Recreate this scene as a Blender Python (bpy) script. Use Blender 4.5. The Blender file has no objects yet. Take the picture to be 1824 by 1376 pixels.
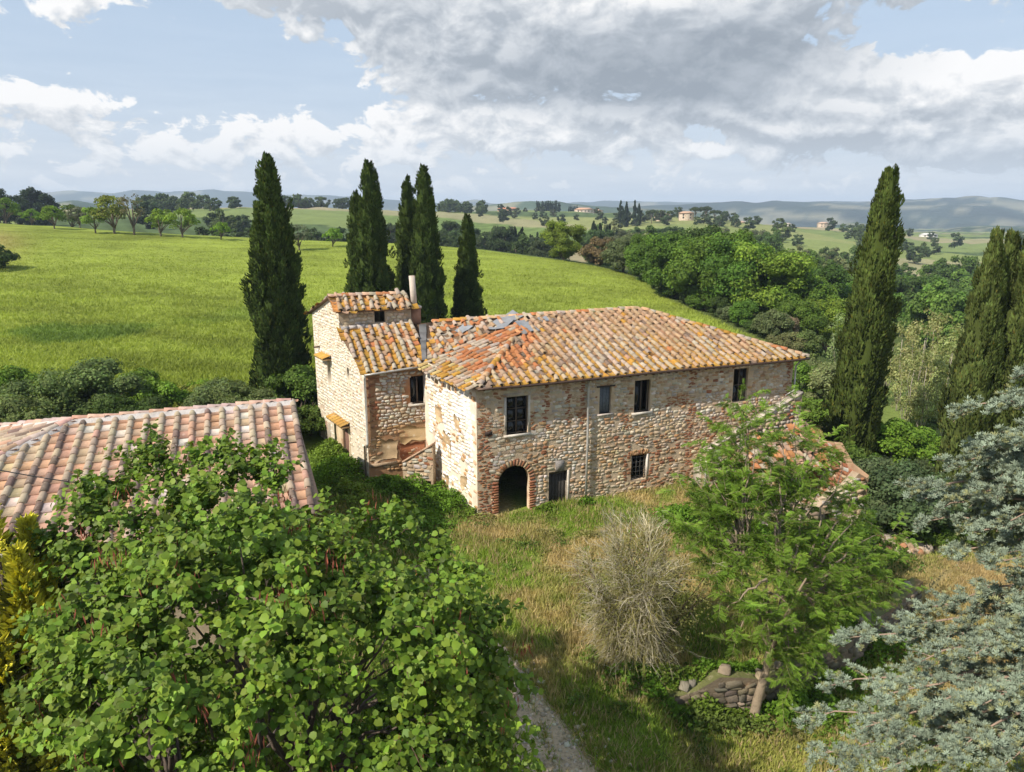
import bpy, bmesh, math, random
import numpy as np
from mathutils import Vector, Matrix
from mathutils.geometry import tessellate_polygon

# ------------------------------------------------------------------ camera, sky, sun, exposure
sc = bpy.context.scene
COL = sc.collection
R = math.radians
CZ, TILT, FPX = 16.0, R(13.7), 1302.0
cam_d = bpy.data.cameras.new("camera")
cam = bpy.data.objects.new("camera", cam_d); COL.objects.link(cam)
cam.location = (0, 0, CZ); cam.rotation_euler = (R(90) - TILT, 0, 0)
cam_d.sensor_width = 36; cam_d.lens = 36 * FPX / 1824; cam_d.clip_start = 0.2; cam_d.clip_end = 40000
sc.camera = cam
sc.view_settings.view_transform = 'Standard'; sc.view_settings.look = 'None'
sc.view_settings.exposure = 0.3; sc.view_settings.gamma = 1.0; sc.view_settings.use_curve_mapping = False
sc.render.engine = 'CYCLES'
cy = sc.cycles
cy.max_bounces = 6; cy.diffuse_bounces = 2; cy.glossy_bounces = 2; cy.transmission_bounces = 3
cy.transparent_max_bounces = 6; cy.volume_bounces = 0; cy.caustics_reflective = False; cy.caustics_refractive = False
cy.use_denoising = True
try: cy.denoiser = 'OPENIMAGEDENOISE'; cy.denoising_prefilter = 'ACCURATE'
except Exception: pass

SUN_AZ, SUN_EL = R(-142), R(43)            # direction TO the sun (math angle from +X)
SUNV = Vector((math.cos(SUN_AZ) * math.cos(SUN_EL), math.sin(SUN_AZ) * math.cos(SUN_EL), math.sin(SUN_EL)))
sd = bpy.data.lights.new("sun", 'SUN'); sd.energy = 5.0; sd.angle = R(0.53); sd.color = (1.0, 0.93, 0.82)
so = bpy.data.objects.new("sun", sd); COL.objects.link(so); so.location = (-60, -40, 90)
so.rotation_euler = (-SUNV).to_track_quat('-Z', 'Y').to_euler()

world = bpy.data.worlds.new("World"); sc.world = world; world.use_nodes = True
WT = world.node_tree; WT.nodes.clear()

class NT:
    """small helper for building node trees"""
    def __init__(s, t): s.t = t
    def n(s, typ, **kw):
        nd = s.t.nodes.new(typ)
        for k, v in kw.items(): setattr(nd, k, v)
        return nd
    def put(s, sock, v):
        if hasattr(v, 'is_output') or isinstance(v, bpy.types.NodeSocket): s.t.links.new(v, sock)
        elif v is not None: sock.default_value = v
    def m(s, op, a, b=None, c=None, clamp=False):
        nd = s.n('ShaderNodeMath', operation=op); nd.use_clamp = clamp
        s.put(nd.inputs[0], a); s.put(nd.inputs[1], b)
        if c is not None: s.put(nd.inputs[2], c)
        return nd.outputs[0]
    def mix(s, f, a, b, mode='MIX'):
        nd = s.n('ShaderNodeMix', data_type='RGBA', blend_type=mode)
        s.put(nd.inputs[0], f); s.put(nd.inputs[6], a); s.put(nd.inputs[7], b)
        return nd.outputs[2]
    def noise(s, vec, scale, detail=4, rough=.55, dist=0, out=0):
        nd = s.n('ShaderNodeTexNoise'); s.put(nd.inputs['Vector'], vec); s.put(nd.inputs['Scale'], scale)
        nd.inputs['Detail'].default_value = detail; nd.inputs['Roughness'].default_value = rough
        nd.inputs['Distortion'].default_value = dist
        return nd.outputs[out]
    def ramp(s, f, stops):
        nd = s.n('ShaderNodeValToRGB'); cr = nd.color_ramp
        while len(cr.elements) < len(stops): cr.elements.new(.5)
        for el, (p, c) in zip(cr.elements, stops):
            el.position = p; el.color = (c, c, c, 1) if isinstance(c, (int, float)) else (*c, 1)
        s.put(nd.inputs[0], f); return nd.outputs[0]
    def smooth(s, v, a, b):
        nd = s.n('ShaderNodeMapRange', interpolation_type='SMOOTHSTEP')
        s.put(nd.inputs[0], v); nd.inputs[1].default_value = a; nd.inputs[2].default_value = b
        return nd.outputs[0]

def sky_uv(px, py):      # azimuth / elevation (radians) of a direction in the sky
    u, v = px - 912, 688 - py
    fw, up = FPX * math.cos(TILT) + v * math.sin(TILT), v * math.cos(TILT) - FPX * math.sin(TILT)
    return math.atan2(u, fw), math.atan2(up, math.hypot(u, fw))

CLOUD_BANKS = [(1000, 62, 330, 70, .72), (1250, 100, 210, 56, .55), (760, 60, 110, 50, .30), (650, -25, 250, 34, .8), (1500, -50, 260, 50, .55), (180, 5, 330, 40, .32), (45, 30, 110, 30, .2),
 (110, 158, 120, 36, .40), (200, 180, 90, 22, .26), (30, 190, 90, 24, .3), (360, 222, 100, 30, .40), (455, 222, 40, 24, .25), (540, 232, 55, 24, .38),
 (700, 170, 120, 55, .40), (610, 160, 40, 28, .2), (800, 190, 120, 40, .30), (1040, 212, 140, 34, .42), (960, 245, 60, 16, .3), (1250, 180, 220, 30, .34),
 (1420, 165, 100, 40, .45), (1560, 160, 90, 48, .50), (1650, 175, 120, 44, .45), (1800, 150, 90, 66, .65), (1410, 232, 60, 18, .4), (1560, 215, 160, 20, .3), (1800, 238, 70, 24, .38),
 (540, 55, 32, 15, .42), (1270, 270, 120, 14, .28), (1650, 262, 200, 16, .25), (250, 275, 120, 20, .2), (700, 255, 260, 26, .2),(900,178,420,14,-.30),(300,290,900,40,.06),(1200,300,900,40,.08),
 (430, 112, 230, 72, -.7), (290, 190, 60, 26, -.3), (1640, 66, 260, 44, -.6), (60, 95, 190, 30, -.30), (580, 180, 40, 60, -.15)]
CLOUD_BASES=[(1130, 128, 330, 46, .85), (1310, 85, 220, 60, .5), (640, -8, 240, 20, .8), (1230, 185, 300, 36, .45), (1560, 0, 300, 24, .3), (1700, 262, 300, 30, .25), (130, 215, 200, 26, .2), (1150,60,500,60,.15)]
def build_sky():
    def group(name):
        g = bpy.data.node_groups.new(name, 'ShaderNodeTree')
        for nm in ("az", "el"): g.interface.new_socket(nm, in_out='INPUT', socket_type='NodeSocketFloat')
        g.interface.new_socket("d", in_out='OUTPUT', socket_type='NodeSocketFloat')
        h = NT(g); gi = h.n('NodeGroupInput'); go = h.n('NodeGroupOutput')
        return g, h, gi.outputs[0], gi.outputs[1], go
    def banks(h, az, el, lst):
        d = None
        for (px, py, sx, sy, w) in lst:
            a, e = sky_uv(px, py)
            dx = h.m('MULTIPLY', h.m('SUBTRACT', az, a), FPX / sx); dy = h.m('MULTIPLY', h.m('SUBTRACT', el, e), FPX / sy)
            ex = h.m('EXPONENT', h.m('MULTIPLY', h.m('MULTIPLY_ADD', dx, dx, h.m('MULTIPLY', dy, dy)), -.7))
            d = h.m('MULTIPLY', ex, w) if d is None else h.m('MULTIPLY_ADD', ex, w, d)
        return d
    gb, h, az, el, go = group("cloud_banks"); h.put(go.inputs[0], h.m('MINIMUM', banks(h, az, el, CLOUD_BANKS), .85))
    gp, h, az, el, go = group("cloud_puffs")
    cx = h.n('ShaderNodeCombineXYZ'); h.put(cx.inputs[0], az); h.put(cx.inputs[1], h.m('MULTIPLY', el, 1.5))
    puff = h.noise(cx.outputs[0], 17.0, 9, .6, .35); bil = h.noise(cx.outputs[0], 27.0, 4, .5)
    bil = h.m('SUBTRACT', .2, h.m('MULTIPLY', h.m('ABSOLUTE', h.m('SUBTRACT', bil, .5)), 2))
    h.put(go.inputs[0], h.m('ADD', h.m('MULTIPLY_ADD', h.m('SUBTRACT', puff, .5), 2.25, h.m('MULTIPLY', bil, .34)), -.03))
    w = NT(WT)
    tc = w.n('ShaderNodeTexCoord'); sep = w.n('ShaderNodeSeparateXYZ'); w.put(sep.inputs[0], tc.outputs['Generated'])
    X, Y, Z = sep.outputs
    az = w.m('ARCTAN2', X, Y); el = w.m('ARCSINE', Z)
    def use(g, da, de):
        nd = w.n('ShaderNodeGroup'); nd.node_tree = g
        w.put(nd.inputs[0], w.m('ADD', az, da)); w.put(nd.inputs[1], w.m('ADD', el, de)); return nd.outputs[0]
    d0 = w.m('ADD', use(gb, 0, 0), use(gp, 0, 0)); d1 = w.m('ADD', use(gb, -.008, .016), use(gp, -.008, .016)); d2 = use(gb, -.015, .045)
    cover = w.smooth(d0, .12, .28)
    rel = w.m('MAXIMUM', w.m('MINIMUM', w.m('SUBTRACT', d0, d1), .35), -.35)
    grey = w.m('MINIMUM', banks(w, az, el, CLOUD_BASES), 1.2)
    tone = w.m('MULTIPLY_ADD', w.smooth(d2, .2, 1.0), -.28, .90)
    tone = w.m('MULTIPLY_ADD', rel, w.m('MULTIPLY_ADD', grey, -.45, .95), tone); tone = w.m('MULTIPLY_ADD', grey, -.46, tone)
    ccol = w.ramp(tone, [(0, (2.7, 3.05, 3.5)), (.3, (3.9, 4.25, 4.7)), (.62, (5.7, 5.95, 6.25)), (1, (8.5, 8.4, 8.3))])
    sky = w.n('ShaderNodeTexSky', sky_type='NISHITA'); sky.sun_disc = False
    sky.sun_elevation = SUN_EL; sky.sun_rotation = R(90) - SUN_AZ
    sky.air_density = 1.0; sky.dust_density = 1.6; sky.ozone_density = 1.0; sky.altitude = 300
    # pale veil near the horizon with faint streaky layers
    cst = w.n('ShaderNodeCombineXYZ'); w.put(cst.inputs[0], w.m('MULTIPLY', az, 3.2)); w.put(cst.inputs[1], w.m('MULTIPLY', el, 26))
    streak = w.noise(cst.outputs[0], 2.2, 6, .6, .3)
    veil = w.m('MULTIPLY', w.m('EXPONENT', w.m('MULTIPLY', w.m('MAXIMUM', el, 0), -8.5)), .97)
    vcol = w.ramp(streak, [(.3, (5.9, 6.2, 6.6)), (.5, (6.6, 6.8, 7.1)), (.7, (7.3, 7.4, 7.5))])
    base = w.mix(veil, w.mix(.8, sky.outputs[0], (4.1, 5.35, 6.95, 1)), vcol)
    cfac = w.m('MULTIPLY', w.m('MULTIPLY', cover, w.m('MULTIPLY_ADD', w.smooth(el, .02, .10), .52, .45)), w.smooth(el, -.01, .03))
    fin = w.mix(cfac, base, ccol)
    bg = w.n('ShaderNodeBackground'); w.put(bg.inputs[0], fin); bg.inputs[1].default_value = 0.1
    world.cycles.sampling_method = 'MANUAL'; world.cycles.sample_map_resolution = 512
    out = w.n('ShaderNodeOutputWorld'); WT.links.new(bg.outputs[0], out.inputs[0])
build_sky()

# ------------------------------------------------------------------ helpers
rng = np.random.default_rng(7); random.seed(7)

def at(px, py, D):
    """world point on the sight line through a photograph point, D metres ahead"""
    u, v = px - 912, 688 - py
    fw, up = FPX * math.cos(TILT) + v * math.sin(TILT), v * math.cos(TILT) - FPX * math.sin(TILT)
    t = D / fw
    return np.array((u * t, D, CZ + up * t))
def project(P):
    P = np.asarray(P, float); dz = P[..., 2] - CZ
    f = P[..., 1] * math.cos(TILT) - dz * math.sin(TILT); up = P[..., 1] * math.sin(TILT) + dz * math.cos(TILT)
    return 912 + FPX * P[..., 0] / f, 688 - FPX * up / f

class MB:
    """collects vertices, faces and vertex colours for ONE mesh object"""
    def __init__(s): s.V = []; s.F = []; s.C = []; s.nv = 0
    def add(s, V, F, col=(1, 1, 1)):
        V = np.asarray(V, float).reshape(-1, 3); c = np.asarray(col, float)
        if c.ndim == 1: c = np.tile(c[:3], (len(V), 1))
        if isinstance(F, np.ndarray): F = [F]
        for f in F:
            f = np.asarray(f, int)
            if f.ndim == 1: f = f[None]
            if f.size: s.F.append(f + s.nv)
        s.V.append(V); s.C.append(c); s.nv += len(V); return s
    def mesh(s, name, mat=None, smooth=False, off=(0, 0, 0)):
        me = bpy.data.meshes.new(name)
        if not s.V: return me
        V = np.concatenate(s.V) - np.asarray(off, float); C = np.concatenate(s.C)
        loops = np.concatenate([f.ravel() for f in s.F]).astype(np.int32)
        tot = np.concatenate([np.full(len(f), f.shape[1], np.int32) for f in s.F])
        st = np.concatenate([[0], np.cumsum(tot)[:-1]]).astype(np.int32)
        me.vertices.add(len(V)); me.vertices.foreach_set('co', V.astype(np.float32).ravel())
        me.loops.add(len(loops)); me.loops.foreach_set('vertex_index', loops)
        me.polygons.add(len(tot)); me.polygons.foreach_set('loop_start', st); me.polygons.foreach_set('loop_total', tot)
        if smooth: me.polygons.foreach_set('use_smooth', np.ones(len(tot), bool))
        me.update(calc_edges=True)
        a = me.attributes.new('col', 'FLOAT_COLOR', 'POINT')
        a.data.foreach_set('color', np.concatenate([C, np.ones((len(C), 1))], 1).astype(np.float32).ravel())
        if mat: me.materials.append(mat)
        return me
    def build(s, name, mat, parent=None, smooth=False, kind=None):
        off = origin_of(parent)
        return link(name, s.mesh(name, mat, smooth, off), parent, kind)

def origin_of(p):
    o = np.zeros(3)
    while p is not None: o += np.array(p.location); p = p.parent
    return o
def link(name, data, parent=None, kind=None):
    o = bpy.data.objects.new(name, data); COL.objects.link(o)
    if parent is not None: o.parent = parent
    if kind: o['kind'] = kind
    return o
def tag(o, label=None, cat=None, group=None, kind=None):
    if label: o['label'] = label
    if cat: o['category'] = cat
    if group: o['group'] = group
    if kind: o['kind'] = kind
    return o
def thing(name, label, cat, loc=(0, 0, 0), group=None):
    o = link(name, None); o.location = loc; o.empty_display_size = .5
    return tag(o, label, cat, group)
def copy_tree(o, parent=None):
    c = o.copy(); COL.objects.link(c); c.parent = parent
    for ch in list(o.children): copy_tree(ch, c)
    return c

# ---- shape templates
def box_vf(cx, cy, cz, sx, sy, sz):
    v = np.array([(x, y, z) for x in (-.5, .5) for y in (-.5, .5) for z in (-.5, .5)]) * (sx, sy, sz) + (cx, cy, cz)
    f = np.array([(0, 1, 3, 2), (4, 6, 7, 5), (0, 4, 5, 1), (2, 3, 7, 6), (0, 2, 6, 4), (1, 5, 7, 3)])
    return v, f
def obox(P, d, nrm, u0, u1, z0, z1, h0, h1):
    """box in a wall frame: u along d, z up, h along the outward normal"""
    v = np.array([(*(np.array(P[:2]) + np.array(d) * u + np.array(nrm) * h), z) for u in (u0, u1) for h in (h0, h1) for z in (z0, z1)])
    f = np.array([(0, 1, 3, 2), (4, 6, 7, 5), (0, 4, 5, 1), (2, 3, 7, 6), (0, 2, 6, 4), (1, 5, 7, 3)])
    return v, f
def tube_vf(pts, rad, seg=6, cap=True):
    pts = np.asarray(pts, float); n = len(pts); rad = np.broadcast_to(np.asarray(rad, float), (n,))
    tan = np.gradient(pts, axis=0); tan /= np.linalg.norm(tan, axis=1)[:, None] + 1e-9
    ref = np.where(np.abs(tan[:, 2:3]) > .9, np.array([[1., 0, 0]]), np.array([[0, 0, 1.]]))
    a = np.cross(tan, ref); a /= np.linalg.norm(a, axis=1)[:, None] + 1e-9; b = np.cross(tan, a)
    th = np.linspace(0, 2 * np.pi, seg, endpoint=False)
    V = pts[:, None] + rad[:, None, None] * (np.cos(th)[None, :, None] * a[:, None] + np.sin(th)[None, :, None] * b[:, None])
    i = np.arange(n - 1)[:, None] * seg; j = np.arange(seg)[None]; k = (np.arange(seg)[None] + 1) % seg
    F = np.stack([i + j, i + k, i + seg + k, i + seg + j], -1).reshape(-1, 4)
    fs = [F]
    if cap: fs += [np.arange(seg)[None, ::-1], (np.arange(seg) + (n - 1) * seg)[None]]
    return V.reshape(-1, 3), fs
def scatter(mb, TV, TF, pos, M, col):
    """many copies of a template: pos (N,3), M (N,3,3) columns = axes, col (N,3)"""
    N = len(pos)
    if N == 0: return
    V = np.einsum('nij,kj->nki', M, TV) + pos[:, None]
    k = len(TV); off = (np.arange(N) * k)[:, None, None]
    F = [(np.asarray(f)[None] + off).reshape(-1, np.asarray(f).shape[1]) for f in (TF if isinstance(TF, list) else [TF])]
    mb.add(V.reshape(-1, 3), F, np.repeat(col, k, axis=0))
def unit(v): v = np.asarray(v, float); return v / (np.linalg.norm(v, axis=-1, keepdims=True) + 1e-9)
def frames(nrm, spin=None, up=None):
    """rotation matrices whose z axis is nrm and whose y axis points (as far as it can) along up, spun by spin"""
    nrm = unit(nrm); N = len(nrm)
    up = np.tile((0, 0, 1.), (N, 1)) if up is None else up
    x = np.cross(up, nrm); bad = np.linalg.norm(x, axis=1) < 1e-3; x[bad] = (1, 0, 0); x = unit(x); y = np.cross(nrm, x)
    if spin is not None:
        c, s = np.cos(spin)[:, None], np.sin(spin)[:, None]; x, y = x * c + y * s, y * c - x * s
    return np.stack([x, y, nrm], -1)
def rdir(n): return unit(rng.normal(size=(n, 3)))
def vary(base, n, v=.2, h=.08):
    c = np.tile(np.asarray(base, float), (n, 1)) * (1 + rng.uniform(-v, v, (n, 1))); return np.clip(c * (1 + rng.uniform(-h, h, (n, 3))), 0.002, 1)

RH = np.array([(0, -.5, 0), (.32, 0, .05), (0, .5, 0), (-.32, 0, .05)]); RHF = np.array([(0, 1, 2, 3)])   # small pointed leaf
ICO_V, ICO_F = (lambda p: (unit(np.array([(-1, p, 0), (1, p, 0), (-1, -p, 0), (1, -p, 0), (0, -1, p), (0, 1, p), (0, -1, -p), (0, 1, -p), (p, 0, -1), (p, 0, 1), (-p, 0, -1), (-p, 0, 1)])),
    np.array([(0, 11, 5), (0, 5, 1), (0, 1, 7), (0, 7, 10), (0, 10, 11), (1, 5, 9), (5, 11, 4), (11, 10, 2), (10, 7, 6), (7, 1, 8), (3, 9, 4), (3, 4, 2), (3, 2, 6), (3, 6, 8), (3, 8, 9), (4, 9, 5), (2, 4, 11), (6, 2, 10), (8, 6, 7), (9, 8, 1)])))((1 + 5 ** .5) / 2)

# ---- materials: base colour = vertex colour x object colour x fine noise
def mat_base(name, rough=.9, nscale=8, namp=.35, bump=.3, bscale=30, spec=.15, transl=0, spots=None, metal=0, bdist=.05):
    m = bpy.data.materials.new(name); m.use_nodes = True; t = NT(m.node_tree); m.node_tree.nodes.clear()
    at_ = t.n('ShaderNodeAttribute'); at_.attribute_name = 'col'
    oi = t.n('ShaderNodeObjectInfo'); geo = t.n('ShaderNodeNewGeometry')
    c = t.mix(1.0, at_.outputs['Color'], oi.outputs['Color'], 'MULTIPLY')
    if namp:
        nz = t.noise(geo.outputs['Position'], nscale, 5, .6)
        f = t.ramp(nz, [(.25, 1 - namp), (.5, 1.0), (.78, 1 + namp * .6)])
        c = t.mix(1.0, c, f, 'MULTIPLY')
    if spots:
        for (scol, sscale, lo, hi, amt) in spots:
            k = t.smooth(t.noise(geo.outputs['Position'], sscale, 4, .6), lo, hi)
            c = t.mix(t.m('MULTIPLY', k, amt), c, (*scol, 1))
    b = t.n('ShaderNodeBsdfPrincipled'); t.put(b.inputs['Base Color'], c); b.inputs['Roughness'].default_value = rough
    b.inputs['Specular IOR Level'].default_value = spec; b.inputs['Metallic'].default_value = metal
    if bump:
        bn = t.n('ShaderNodeBump'); bn.inputs['Strength'].default_value = bump; bn.inputs['Distance'].default_value = bdist
        t.put(bn.inputs['Height'], t.noise(geo.outputs['Position'], bscale, 5, .65)); t.put(b.inputs['Normal'], bn.outputs[0])
    sh = b.outputs[0]
    if transl:
        tr = t.n('ShaderNodeBsdfTranslucent'); t.put(tr.inputs[0], t.mix(1.0, c, (1.25, 1.25, .55, 1), 'MULTIPLY'))
        mx = t.n('ShaderNodeMixShader'); mx.inputs[0].default_value = transl
        m.node_tree.links.new(sh, mx.inputs[1]); m.node_tree.links.new(tr.outputs[0], mx.inputs[2]); sh = mx.outputs[0]
    out = t.n('ShaderNodeOutputMaterial'); m.node_tree.links.new(sh, out.inputs[0])
    return m
M_LEAF = mat_base('leaf', .6, 3, .18, 0, spec=.15, transl=.33)
M_GLOSS = mat_base('broad_leaf', .52, 4, .22, 0, spec=.22, transl=.28)
M_NEEDLE = mat_base('needle', .85, 3, .2, 0, spec=.04, transl=.08)
M_BARK = mat_base('bark', .95, 6, .35, .6, 25)
M_STONE = mat_base('stone', .95, 3.2, .30, .7, 16, spots=[((.30, .20, .11), 1.1, .52, .72, .35), ((.16, .14, .12), 7, .62, .75, .45)])
M_WHITE = mat_base('pale_stone', .95, 5, .18, .6, 14, spots=[((.52, .33, .16), 1.4, .60, .70, .55)])
M_TILE = mat_base('clay_tile', .9, 9, .28, .4, 40, spots=[((.58, .52, .46), 5, .60, .72, .35), ((.10, .075, .06), 3.5, .64, .76, .5)])
M_TILE2 = mat_base('new_clay_tile', .88, 7, .22, .3, 40, spots=[((.60, .50, .42), 4, .56, .72, .35), ((.16, .11, .08), 3, .66, .78, .45)])
M_MORTAR = mat_base('mortar', .97, 1.6, .30, .8, 12, spots=[((.30, .15, .07), .55, .54, .66, .5), ((.55, .45, .32), 2.2, .55, .70, .4)])
M_PLASTER = mat_base('plaster', .95, 1.3, .28, .5, 9, spots=[((.34, .15, .07), .8, .52, .66, .6), ((.62, .55, .42), 2.6, .58, .70, .4)])
M_WOOD = mat_base('old_wood', .8, 10, .4, .3, 30)
M_METAL = mat_base('zinc', .45, 5, .25, .1, 30, spec=.4, metal=.35)
M_DARK = mat_base('bitumen_sheet', .75, 2.2, .3, .2, 8)
M_ROOM = mat_base('dark_interior', 1, 3, .2, 0)
M_GRASS = mat_base('grass_blade', .7, .5, .22, 0, spec=.15, transl=.35)
def glass_mat():
    m = bpy.data.materials.new('old_glass'); m.use_nodes = True; b = m.node_tree.nodes['Principled BSDF']
    b.inputs['Base Color'].default_value = (.012, .013, .014, 1); b.inputs['Roughness'].default_value = .12; b.inputs['Specular IOR Level'].default_value = .4
    return m
M_GLASS = glass_mat()
# ------------------------------------------------------------------ terrain
_lat = np.random.default_rng(3).random((256, 256))
def vnoise(x, y, s, o=0):
    x = np.asarray(x, float) / s + 37.3 + o * 17.7; y = np.asarray(y, float) / s + 91.1 + o * 5.9
    i, j = np.floor(x).astype(int), np.floor(y).astype(int); fx, fy = x - i, y - j
    fx = fx * fx * (3 - 2 * fx); fy = fy * fy * (3 - 2 * fy)
    L = lambda a, b: _lat[a % 256, b % 256]
    return (L(i, j) * (1 - fx) + L(i + 1, j) * fx) * (1 - fy) + (L(i, j + 1) * (1 - fx) + L(i + 1, j + 1) * fx) * fy
def fbm(x, y, s, n=4, o=0): return sum(vnoise(x, y, s / 2 ** k, o + k) * .5 ** (k + 1) for k in range(n)) / (1 - .5 ** n)
def sstep(v, a, b): t = np.clip((v - a) / (b - a), 0, 1); return t * t * (3 - 2 * t)

LEFT0 = [(0, -.9), (20, -.7), (35, -.4), (45, -.1), (56, .5)]
MID0 = [(0, -1), (30, -.85), (45, -.75), (58, -.3), (75, .6)]
PROF = {
    -500: LEFT0 + [(65, 1.2), (100, 4.8), (150, 10.3), (190, 13.2), (210, 13), (260, 8), (350, 8.5), (500, 12), (620, 14), (800, 8), (1200, -10)],
    0: LEFT0 + [(65, 1.2), (100, 4.5), (150, 9.8), (190, 12.6), (210, 12.3), (260, 8), (350, 8.5), (500, 12), (620, 14), (800, 8), (1200, -10)],
    200: LEFT0 + [(65, 1.1), (100, 4), (150, 9), (180, 10.8), (200, 10.4), (250, 6), (350, 8), (500, 13), (620, 14.5), (800, 8), (1200, -10)],
    430: LEFT0 + [(65, .9), (100, 3), (150, 8), (175, 9.3), (200, 8.5), (250, 3), (350, 6.5), (480, 13.5), (600, 16.6), (800, 9), (1200, -12)],
    600: LEFT0 + [(65, .8), (100, 2.6), (145, 7.2), (170, 8.6), (190, 8), (250, 1), (340, 3), (450, 10), (600, 16.4), (800, 9), (1200, -12)],
    780: MID0 + [(100, 2.2), (140, 6.6), (165, 8), (185, 7), (240, -2), (340, -1), (450, 4), (600, 11), (700, 13.2), (900, 9), (1200, -12)],
    900: MID0 + [(100, 1.8), (135, 5.5), (160, 6.7), (180, 5.5), (230, -3), (340, -3), (500, 1), (700, 9), (900, 13.3), (1100, 8), (1400, -15)],
    1000: MID0 + [(100, 1.7), (125, 4.4), (150, 5.9), (170, 4.8), (220, -3), (340, -4), (500, -1), (700, 8), (900, 13), (1100, 6), (1400, -15)],
    1100: MID0 + [(100, 1.6), (140, 4.7), (160, 3.5), (210, -3), (340, -4), (500, 0), (650, 7), (800, 10), (1000, 3), (1400, -18)],
    1230: [(0, -1), (45, -.8), (60, -.4), (80, .6), (105, 1.9), (120, 2), (160, -1), (250, -5), (400, -3), (600, 8.4), (700, 8), (900, 0), (1400, -22)],
    1400: [(0, -1.1), (45, -1.2), (60, -.6), (80, 1.0), (100, .2), (150, -5), (250, -10), (400, -10), (600, -2), (800, -4), (1000, -12), (1400, -26)],
    1500: [(0, -1.2), (45, -1.4), (60, -2), (80, -3), (120, -6), (200, -11), (300, -12), (450, -8.6), (800, -5.8), (1000, -10), (1400, -28)],
    1650: [(0, -1.5), (32, -1.4), (60, -3.2), (100, -6), (200, -14), (300, -15), (400, -13), (750, -16), (1000, -20), (1400, -30)],
    1824: [(0, -1.7), (32, -1.5), (60, -4), (100, -7), (200, -15), (400, -14), (750, -17), (1000, -22), (1400, -32)],
    2400: [(0, -1.9), (32, -1.7), (60, -4.5), (100, -8), (200, -16), (400, -14), (750, -17), (1000, -22), (1400, -32)],
}
_cols = np.linspace(-500, 2400, 117)
_Dg = np.concatenate([[0], np.geomspace(12, 9000, 259)])
_T = np.array([np.interp(_Dg, [p[0] for p in PROF[k]] + [2000, 3500, 9000], [p[1] for p in PROF[k]] + [-48, -75, -80]) for k in sorted(PROF)])
_T = np.array([np.interp(_cols, sorted(PROF), _T[:, j]) for j in range(len(_Dg))]).T
for _ in range(2):
    _T[1:-1] = (_T[:-2] + 2 * _T[1:-1] + _T[2:]) / 4
    _T[:, 1:-1] = (_T[:, :-2] + 2 * _T[:, 1:-1] + _T[:, 2:]) / 4
RETAIN = np.array([(5.0, 22.9), (9.3, 23.7), (13.6, 26.3), (19.5, 31.5)])       # retaining wall line
def retain_dist(x, y):
    """signed distance to the retaining wall line (positive = yard side) and position along it"""
    best = np.full(np.shape(x), 1e9); sg = np.zeros(np.shape(x))
    for a, b in zip(RETAIN[:-1], RETAIN[1:]):
        d = b - a; L2 = d @ d
        t = np.clip(((x - a[0]) * d[0] + (y - a[1]) * d[1]) / L2, 0, 1)
        dx, dy = x - a[0] - t * d[0], y - a[1] - t * d[1]; q = np.hypot(dx, dy)
        s = np.sign(d[0] * dy - d[1] * dx); k = q < best
        best = np.where(k, q, best); sg = np.where(k, s, sg)
    return best * sg
def H(x, y):
    x = np.asarray(x, float); y = np.asarray(y, float)
    D = np.clip(y, 0, 8900); c = np.clip(912 + 1285 * x / np.maximum(y, 12), -499, 2399)
    fi = (c + 500) / (2900 / 116); i = np.minimum(fi.astype(int), 115); fi = fi - i
    j = np.clip(np.searchsorted(_Dg, D) - 1, 0, len(_Dg) - 2); fj = (D - _Dg[j]) / (_Dg[j + 1] - _Dg[j])
    z = (_T[i, j] * (1 - fi) + _T[i + 1, j] * fi) * (1 - fj) + (_T[i, j + 1] * (1 - fi) + _T[i + 1, j + 1] * fi) * fj
    z = z + (fbm(x, y, 14, 3) - .5) * np.interp(D, [0, 60, 150, 400, 1500], [.25, .35, .5, 2.0, 8])
    near = (y < 36) & (x > 3) & (x < 24)
    rd = retain_dist(x, y)
    drop = np.where(near, sstep(-rd, -.50, -.08) * 1.15 * (1 - sstep(-rd, 5.0, 11.0)) * sstep(x, 4.6, 6.2) * (1 - sstep(x, 18, 23)), 0)
    return z - drop

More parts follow.
